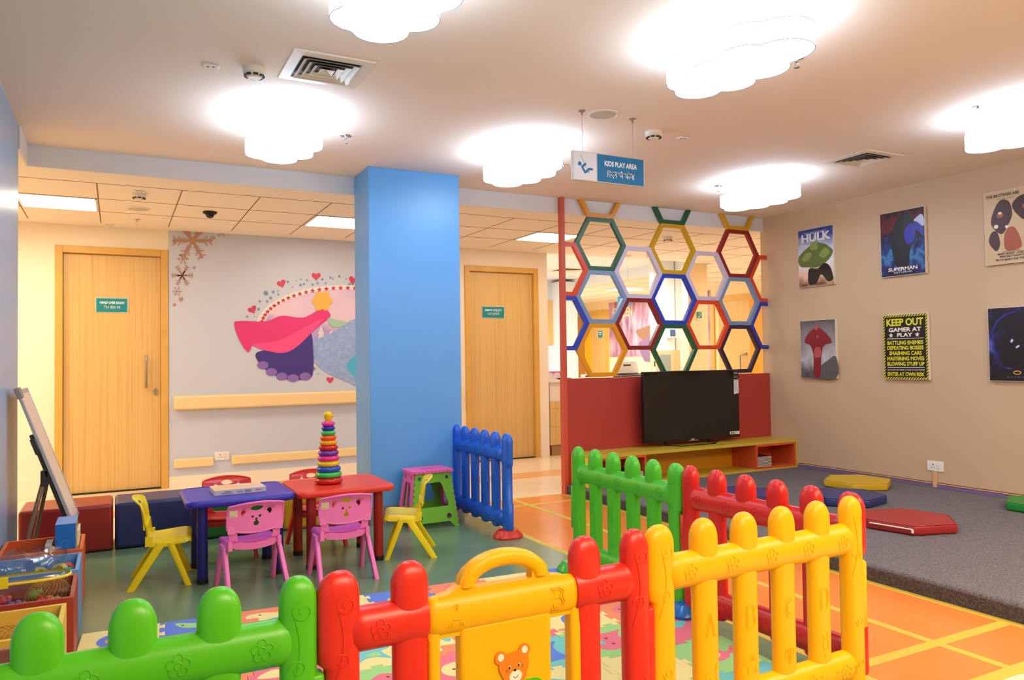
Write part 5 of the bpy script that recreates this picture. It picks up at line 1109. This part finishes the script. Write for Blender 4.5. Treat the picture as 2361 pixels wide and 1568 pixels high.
# ================================================================== BEYOND THE SCREEN
YS = 7.8
t = thing('reception_counter', 'cream and oak nurse counter behind the red half wall', 'counter', (4.565, YS, 0))
bx('counter_top', mat('solid_surface', (244, 232, 214), .35), -.012, 2.12, -.03, .5, .87, .902, t, bevel=.004); bx('counter_body', offw, .0, 2.1, 0, .45, .13, .87, t)
b = MB(); b.box(-.004, 2.1, -.008, 0, .13, .342); b.box(-.004, 2.1, -.008, 0, .345, .562); b.box(-.004, 2.1, -.008, 0, .565, .65); b.build('oak_cladding', wood, t); bx('plinth', mat('brown_plinth', (170, 126, 80), .5), .02, 2.08, .01, .42, 0, .13, t)
CT = .902
def onc(x, y=866, Y=7.8): p = at(x, y, Y=Y+.15); return p.x
t = thing('storage_box', 'clear plastic box with a pink lid on nurse counter', 'storage box', (4.66, 7.95, CT)); xa = (onc(1263, Y=7.8), onc(1291, Y=7.8)); hw = (xa[1]-xa[0])/2; t.location.x = sum(xa)/2
bx('clear_tub', mat('frosted_plastic', (236, 214, 214), .3, alpha=.6), -hw*.92, hw*.92, -.05, .05, 0, .085, t, bevel=.004); bx('pink_lid', P('lid_pink', (250, 60, 130), .35), -hw, hw, -.055, .055, .085, .098, t, bevel=.003); b = MB(); b.tube([(-hw*.5, -.052, .085), (-hw*.5, -.058, .06), (-hw*.3, -.058, .085)], .003, 6); b.tube([(hw*.6, -.052, .085), (hw*.7, -.058, .05)], .003, 6); b.build('side_clip', P('clip_magenta', (150, 40, 80), .4), t)
t = thing('keyboard', 'flat black keyboard on the counter beside the red post', 'keyboard', (onc(1300, Y=7.75), 7.9, CT)); bx('keyboard_body', blk, -.09, .09, -.04, .04, 0, .014, t, bevel=.003); bx('keys', dgrey, -.084, .084, -.034, .034, .014, .017, t)
xp0, xp1 = onc(1416, Y=7.95), onc(1464, Y=7.95)
t = thing('medical_device', 'white bedside machine with loop handle on the counter', 'medical device', ((xp0+xp1)/2, 8.1, CT+.045)); hw = (xp1-xp0)/2
b = MB(); b.rings([[(x*hw*k_, y*.09, z) for x, y in ((-1, -1), (1, -1), (1, 1), (-1, 1))] for z, k_ in ((0, 1), (.12, .9), (.17, .62))]); b.build('machine_body', white, t, bevel=.012); b = MB(); b.tube([(-hw*.7, -.08, .05), (-hw*1.25, -.08, .1), (-hw*1.2, -.08, .17), (-hw*.4, -.08, .165)], .006, 8); b.build('loop_handle', alu, t); bx('display', dgrey, -hw*.5, hw*.2, -.092, -.088, .10, .12, t); bx('top_knobs', alu, -hw*.2, hw*.4, -.03, .03, .17, .19, t, bevel=.006)
tag(bx('black_tray', blk, xp0+.0, xp1+.06, 7.99, 8.2, CT+.03, CT+.045, bevel=.003), 'black tray under the white machine on the counter', 'tray')
x0, x1 = onc(1424, Y=7.72), onc(1480, Y=7.72); t = thing('monitor_back', 'dark grey screen edge lying along nurse counter top', 'monitor', ((x0+x1)/2, 7.87, CT)); hw = (x1-x0)/2; bx('monitor_shell', mat('dark_shell', (44, 42, 42), .4), -hw, hw, -.02, .1, 0, .03, t, bevel=.003); bx('status_strip', alu, -hw*.9, -hw*.8, -.0215, -.019, .012, .016, t)
xs = onc(1507, Y=8.0); t = thing('pump_stand', 'small metal pump stand with white clamp on the counter', 'stand', (xs, 8.12, CT)); b = MB(); b.cyl(0, 0, 0, .2, .008, 10); b.cyl(0, 0, 0, .01, .04, 16); b.build('pole', dgrey, t); b = MB(); b.tube([(-.03, 0, .15), (-.035, 0, .19), (0, 0, .205), (.02, 0, .19)], .006, 8); b.box(-.012, .012, -.015, .015, .06, .13); b.build('clamp', white, t)
xm = onc(1348, Y=7.8); t = thing('phone', 'small white phone on the counter under amber hexagon', 'phone', (xm, 7.95, CT)); bx('phone_body', white, -.03, .03, -.05, .05, 0, .05, t, bevel=.008); bx('phone_display', dgrey, -.018, .018, -.0515, -.049, .02, .04, t)
# white station wall boards and beige column behind the counter
px8 = lambda x, Y: at(x, 760, Y=Y).x
struct(bx('wall_station_white', whW, px8(1509, 8.6), px8(1586, 8.6)+.1, 8.6, 8.7, 0, 2.55)); struct(bx('trim_6', mat('seam_grey', (170, 178, 190), .6), px8(1557, 8.6)-.006, px8(1557, 8.6)+.006, 8.592, 8.6, 1.2, 2.55))
struct(bx('wall_station_column', hallW, px8(1588, 7.86), px8(1633, 7.86), 7.86, 7.98, 0, ZK))
t = thing('glazed_cabinet', 'pale oak cabinet with small glass pane behind counter', 'cabinet', (px8(1534, 8.5), 8.5, 0)); hw = (px8(1561, 8.5)-px8(1507, 8.5))/2
zt = at(1530, 808, Y=8.45).z; palew = mat('pale_oak', (238, 214, 172), .5, vary=.05, vscale=6); b = MB(); b.box(-hw, hw, -.05, .09, 0, zt); b.build('carcass', palew, t, bevel=.003); bx('cabinet_stile', mat('oak_stile', (240, 196, 146), .5), hw*.5, hw, -.06, -.05, 0, zt, t); bx('glass_pane', mat('grey_glass', (160, 176, 170), .1), -hw*.7, hw*.2, -.056, -.05, zt-.3, zt-.06, t)
t = thing('wall_dispenser', 'white wall dispenser with blue label beyond dark green hexagon', 'dispenser', (px8(1550, 8.55), 8.598, at(1550, 770, Y=8.55).z)); bx('dispenser_body', whW, -.07, .07, -.08, 0, -.06, .07, t, bevel=.012); bx('blue_label', Q('label_blue', (70, 104, 150)), -.065, .03, -.082, -.079, -.035, .06, t)
t = thing('wall_sign', 'teal and white hand hygiene sign on the beige column', 'sign', (px8(1612, 7.86), 7.858, at(1612, 728, Y=7.86).z)); bx('sign_plate', offw, -.043, .043, -.006, 0, -.058, .052, t); bx('teal_face', teal, -.041, .041, -.0075, -.006, -.034, .05, t); b = MB(); b.tube([(.012*cos(a)+.006, -.009, .02+.018*sin(a)) for a in [2*pi*i/20 for i in range(20)]], .0028, 6, closed=True); b.ball((-.01, -.009, -.016), (.012, .002, .01), 10); b.build('pictogram', signW, t)
# right hall wall: doors, orange leaf, purple film
Yx = lambda x: at(x, 760, X=9.6).y
XW = 9.6; oran = P('orange_door_leaf', (255, 156, 8), .4); ylo = P('yellow_door_leaf', (255, 190, 0), .4)
def hall_door(n, ya, yb, parts, zt=2.22):
    r = sgroup('door_%d' % n); b = MB(); b.box(XW-.03, XW, ya, ya+.09, 0, zt); b.box(XW-.03, XW, yb-.09, yb, 0, zt); b.box(XW-.03, XW, ya+.09, yb-.09, zt-.09, zt); b.build('door_frame', woodF, r)
    for y0, y1, m, nm in parts: bx(nm, m, XW-.015, XW-.002, y0, y1, 0, zt-.09, r)
    return r
hall_door(3, Yx(1774)-.4, Yx(1641), [(Yx(1730), Yx(1658), wood, 'door_leaf'), (Yx(1762), Yx(1730), oran, 'orange_leaf'), (Yx(1774)-.3, Yx(1762), wood, 'door_leaf')])
hall_door(4, Yx(1404), Yx(1313), [(Yx(1363), Yx(1404)-0, wood, 'door_leaf')[0:0] or (Yx(1404)+.02, Yx(1364), wood, 'door_leaf'), (Yx(1364), Yx(1349), ylo, 'yellow_leaf'), (Yx(1349), Yx(1313)-.02, P('dark_oak_leaf', (196, 138, 66), .5), 'door_leaf')])
hy = Yx(1713); t = MB(); t.tube([(XW-.02, hy, .62), (XW-.08, hy, .64), (XW-.08, hy, at(1713, 820, X=9.55).z), (XW-.02, hy-.1, at(1713, 818, X=9.55).z+.02)], .018, 8); tag(t.build('door_pull', steel), 'long steel pull handle on the far oak door', 'door handle')
purp = ramp_mat('purple_forest_print', [(.3, (120, 84, 110)), (.45, (160, 120, 150)), (.55, (196, 150, 176)), (.7, (226, 180, 196))], axis=None, space='Object', nscale=1.6, stretch=(1, 5, 1.4), rough=.5)
t = thing('far_wall_mural', 'pinkish purple forest wall film seen through the dark red hexagon', 'mural', (0, 0, 0))
y0, y1 = Yx(1514), Yx(1405)-.01; z0 = at(1450, 822, X=9.59).z; z1 = 2.36
bx('forest_print', purp, XW-.012, XW-.002, y0, y1, z0, z1, t); wf = lambda x_: (lambda a, b: tuple(at(a, b, X=x_)))
b = MB(); b.ngon(smoothp([(1466, 765), (1480, 757), (1500, 748), (1511, 735), (1512, 764), (1506, 772), (1484, 784)]), wf(9.585)); b.build('brown_swoosh', mat('print_taupe', (140, 104, 84), .5), t, smooth=False)
b = MB(); b.ngon(smoothp([(1472, 792), (1490, 782), (1504, 764), (1512, 772), (1511, 850), (1500, 835), (1484, 830)]), wf(9.583)); b.build('violet_swoosh', mat('print_dusk', (128, 106, 146), .5), t, smooth=False)
b = MB(); tw_ = text2d('FROZEN', 1, .02); q0, q1 = at(1414, 722, X=9.58), at(1458, 716, X=9.58); vx = [v[0] for v in tw_[0]]; vy = [v[1] for v in tw_[0]]
b.add([(9.58, q0.y+(q1.y-q0.y)*(v[0]-min(vx))/(max(vx)-min(vx)), q0.z+.20*((v[1]-min(vy))/(max(vy)-min(vy))-.5)) for v in tw_[0]], tw_[1]); b.build('lettering', mat('print_gold', (240, 214, 160), .5), t, smooth=False)
tag(bx('wall_film_strip', purp, XW-.01, XW-.002, Yx(1641)+.02, Yx(1631)+.3, .5, 2.36), 'narrow purple wall film strip left of the far oak door', 'wall film')
p = at(1431, 694, Y=9.4); t = thing('hanging_sign', 'small bright blue hanging sign deep in the hall', 'sign', (p.x+.06, 9.4, p.z)); bx('sign_board', P('sky_sign', (30, 160, 220), .4), -.11, .11, -.01, .01, -.065, .065, t); m = MB(); m.box(-.02, .06, -.0115, -.0105, -.01, .025); m.build('white_mark', signW, t); m = MB(); m.tube([(-.08, 0, .065), (-.08, 0, 2.55-p.z)], .002, 6); m.tube([(.08, 0, .065), (.08, 0, 2.55-p.z)], .002, 6); m.build('suspension_cable', steel, t)
t = thing('door_sign', 'tiny teal sign on the far hall door, seen through amber hexagon', 'sign', (XW-.018, Yx(1384), at(1384, 771, X=9.58).z), -pi/2); bx('sign_plate', alu, -.12, .12, -.006, 0, -.08, .08, t); bx('teal_face', teal, -.05, .115, -.0075, -.006, -.075, .075, t); m = MB(); m.box(-.03, .09, -.009, -.0075, .03, .05); m.box(-.01, .07, -.009, -.0075, -.01, .01); m.build('white_marks', signW, t)
# station ceiling vent and downlight, oak panel on the station wall
vent(6.3, 10.15, .52, 2.55, 'air vent in the white ceiling beyond the red post')
t = thing('downlight', 'glowing round downlight beside red post, deep behind', 'ceiling light', (6.88, 10.95, 2.55)); MB().lathe([(.075, 0), (.075, -.008), (.06, -.008)], 24).build('rim', white, t); MB().lathe([(.06, -.007), (.001, -.0075)], 24).build('lens', emis('downlight_glow', (1, 1, 1), 12), t)
tag(bx('wall_panel', wood, px8(1262, 11.58)-.1, px8(1279, 11.58), 11.57, 11.6, at(1270, 794, Y=11.58).z, at(1270, 692, Y=11.58).z), 'oak panel on pale wall beyond the nurse counter', 'wall panel')
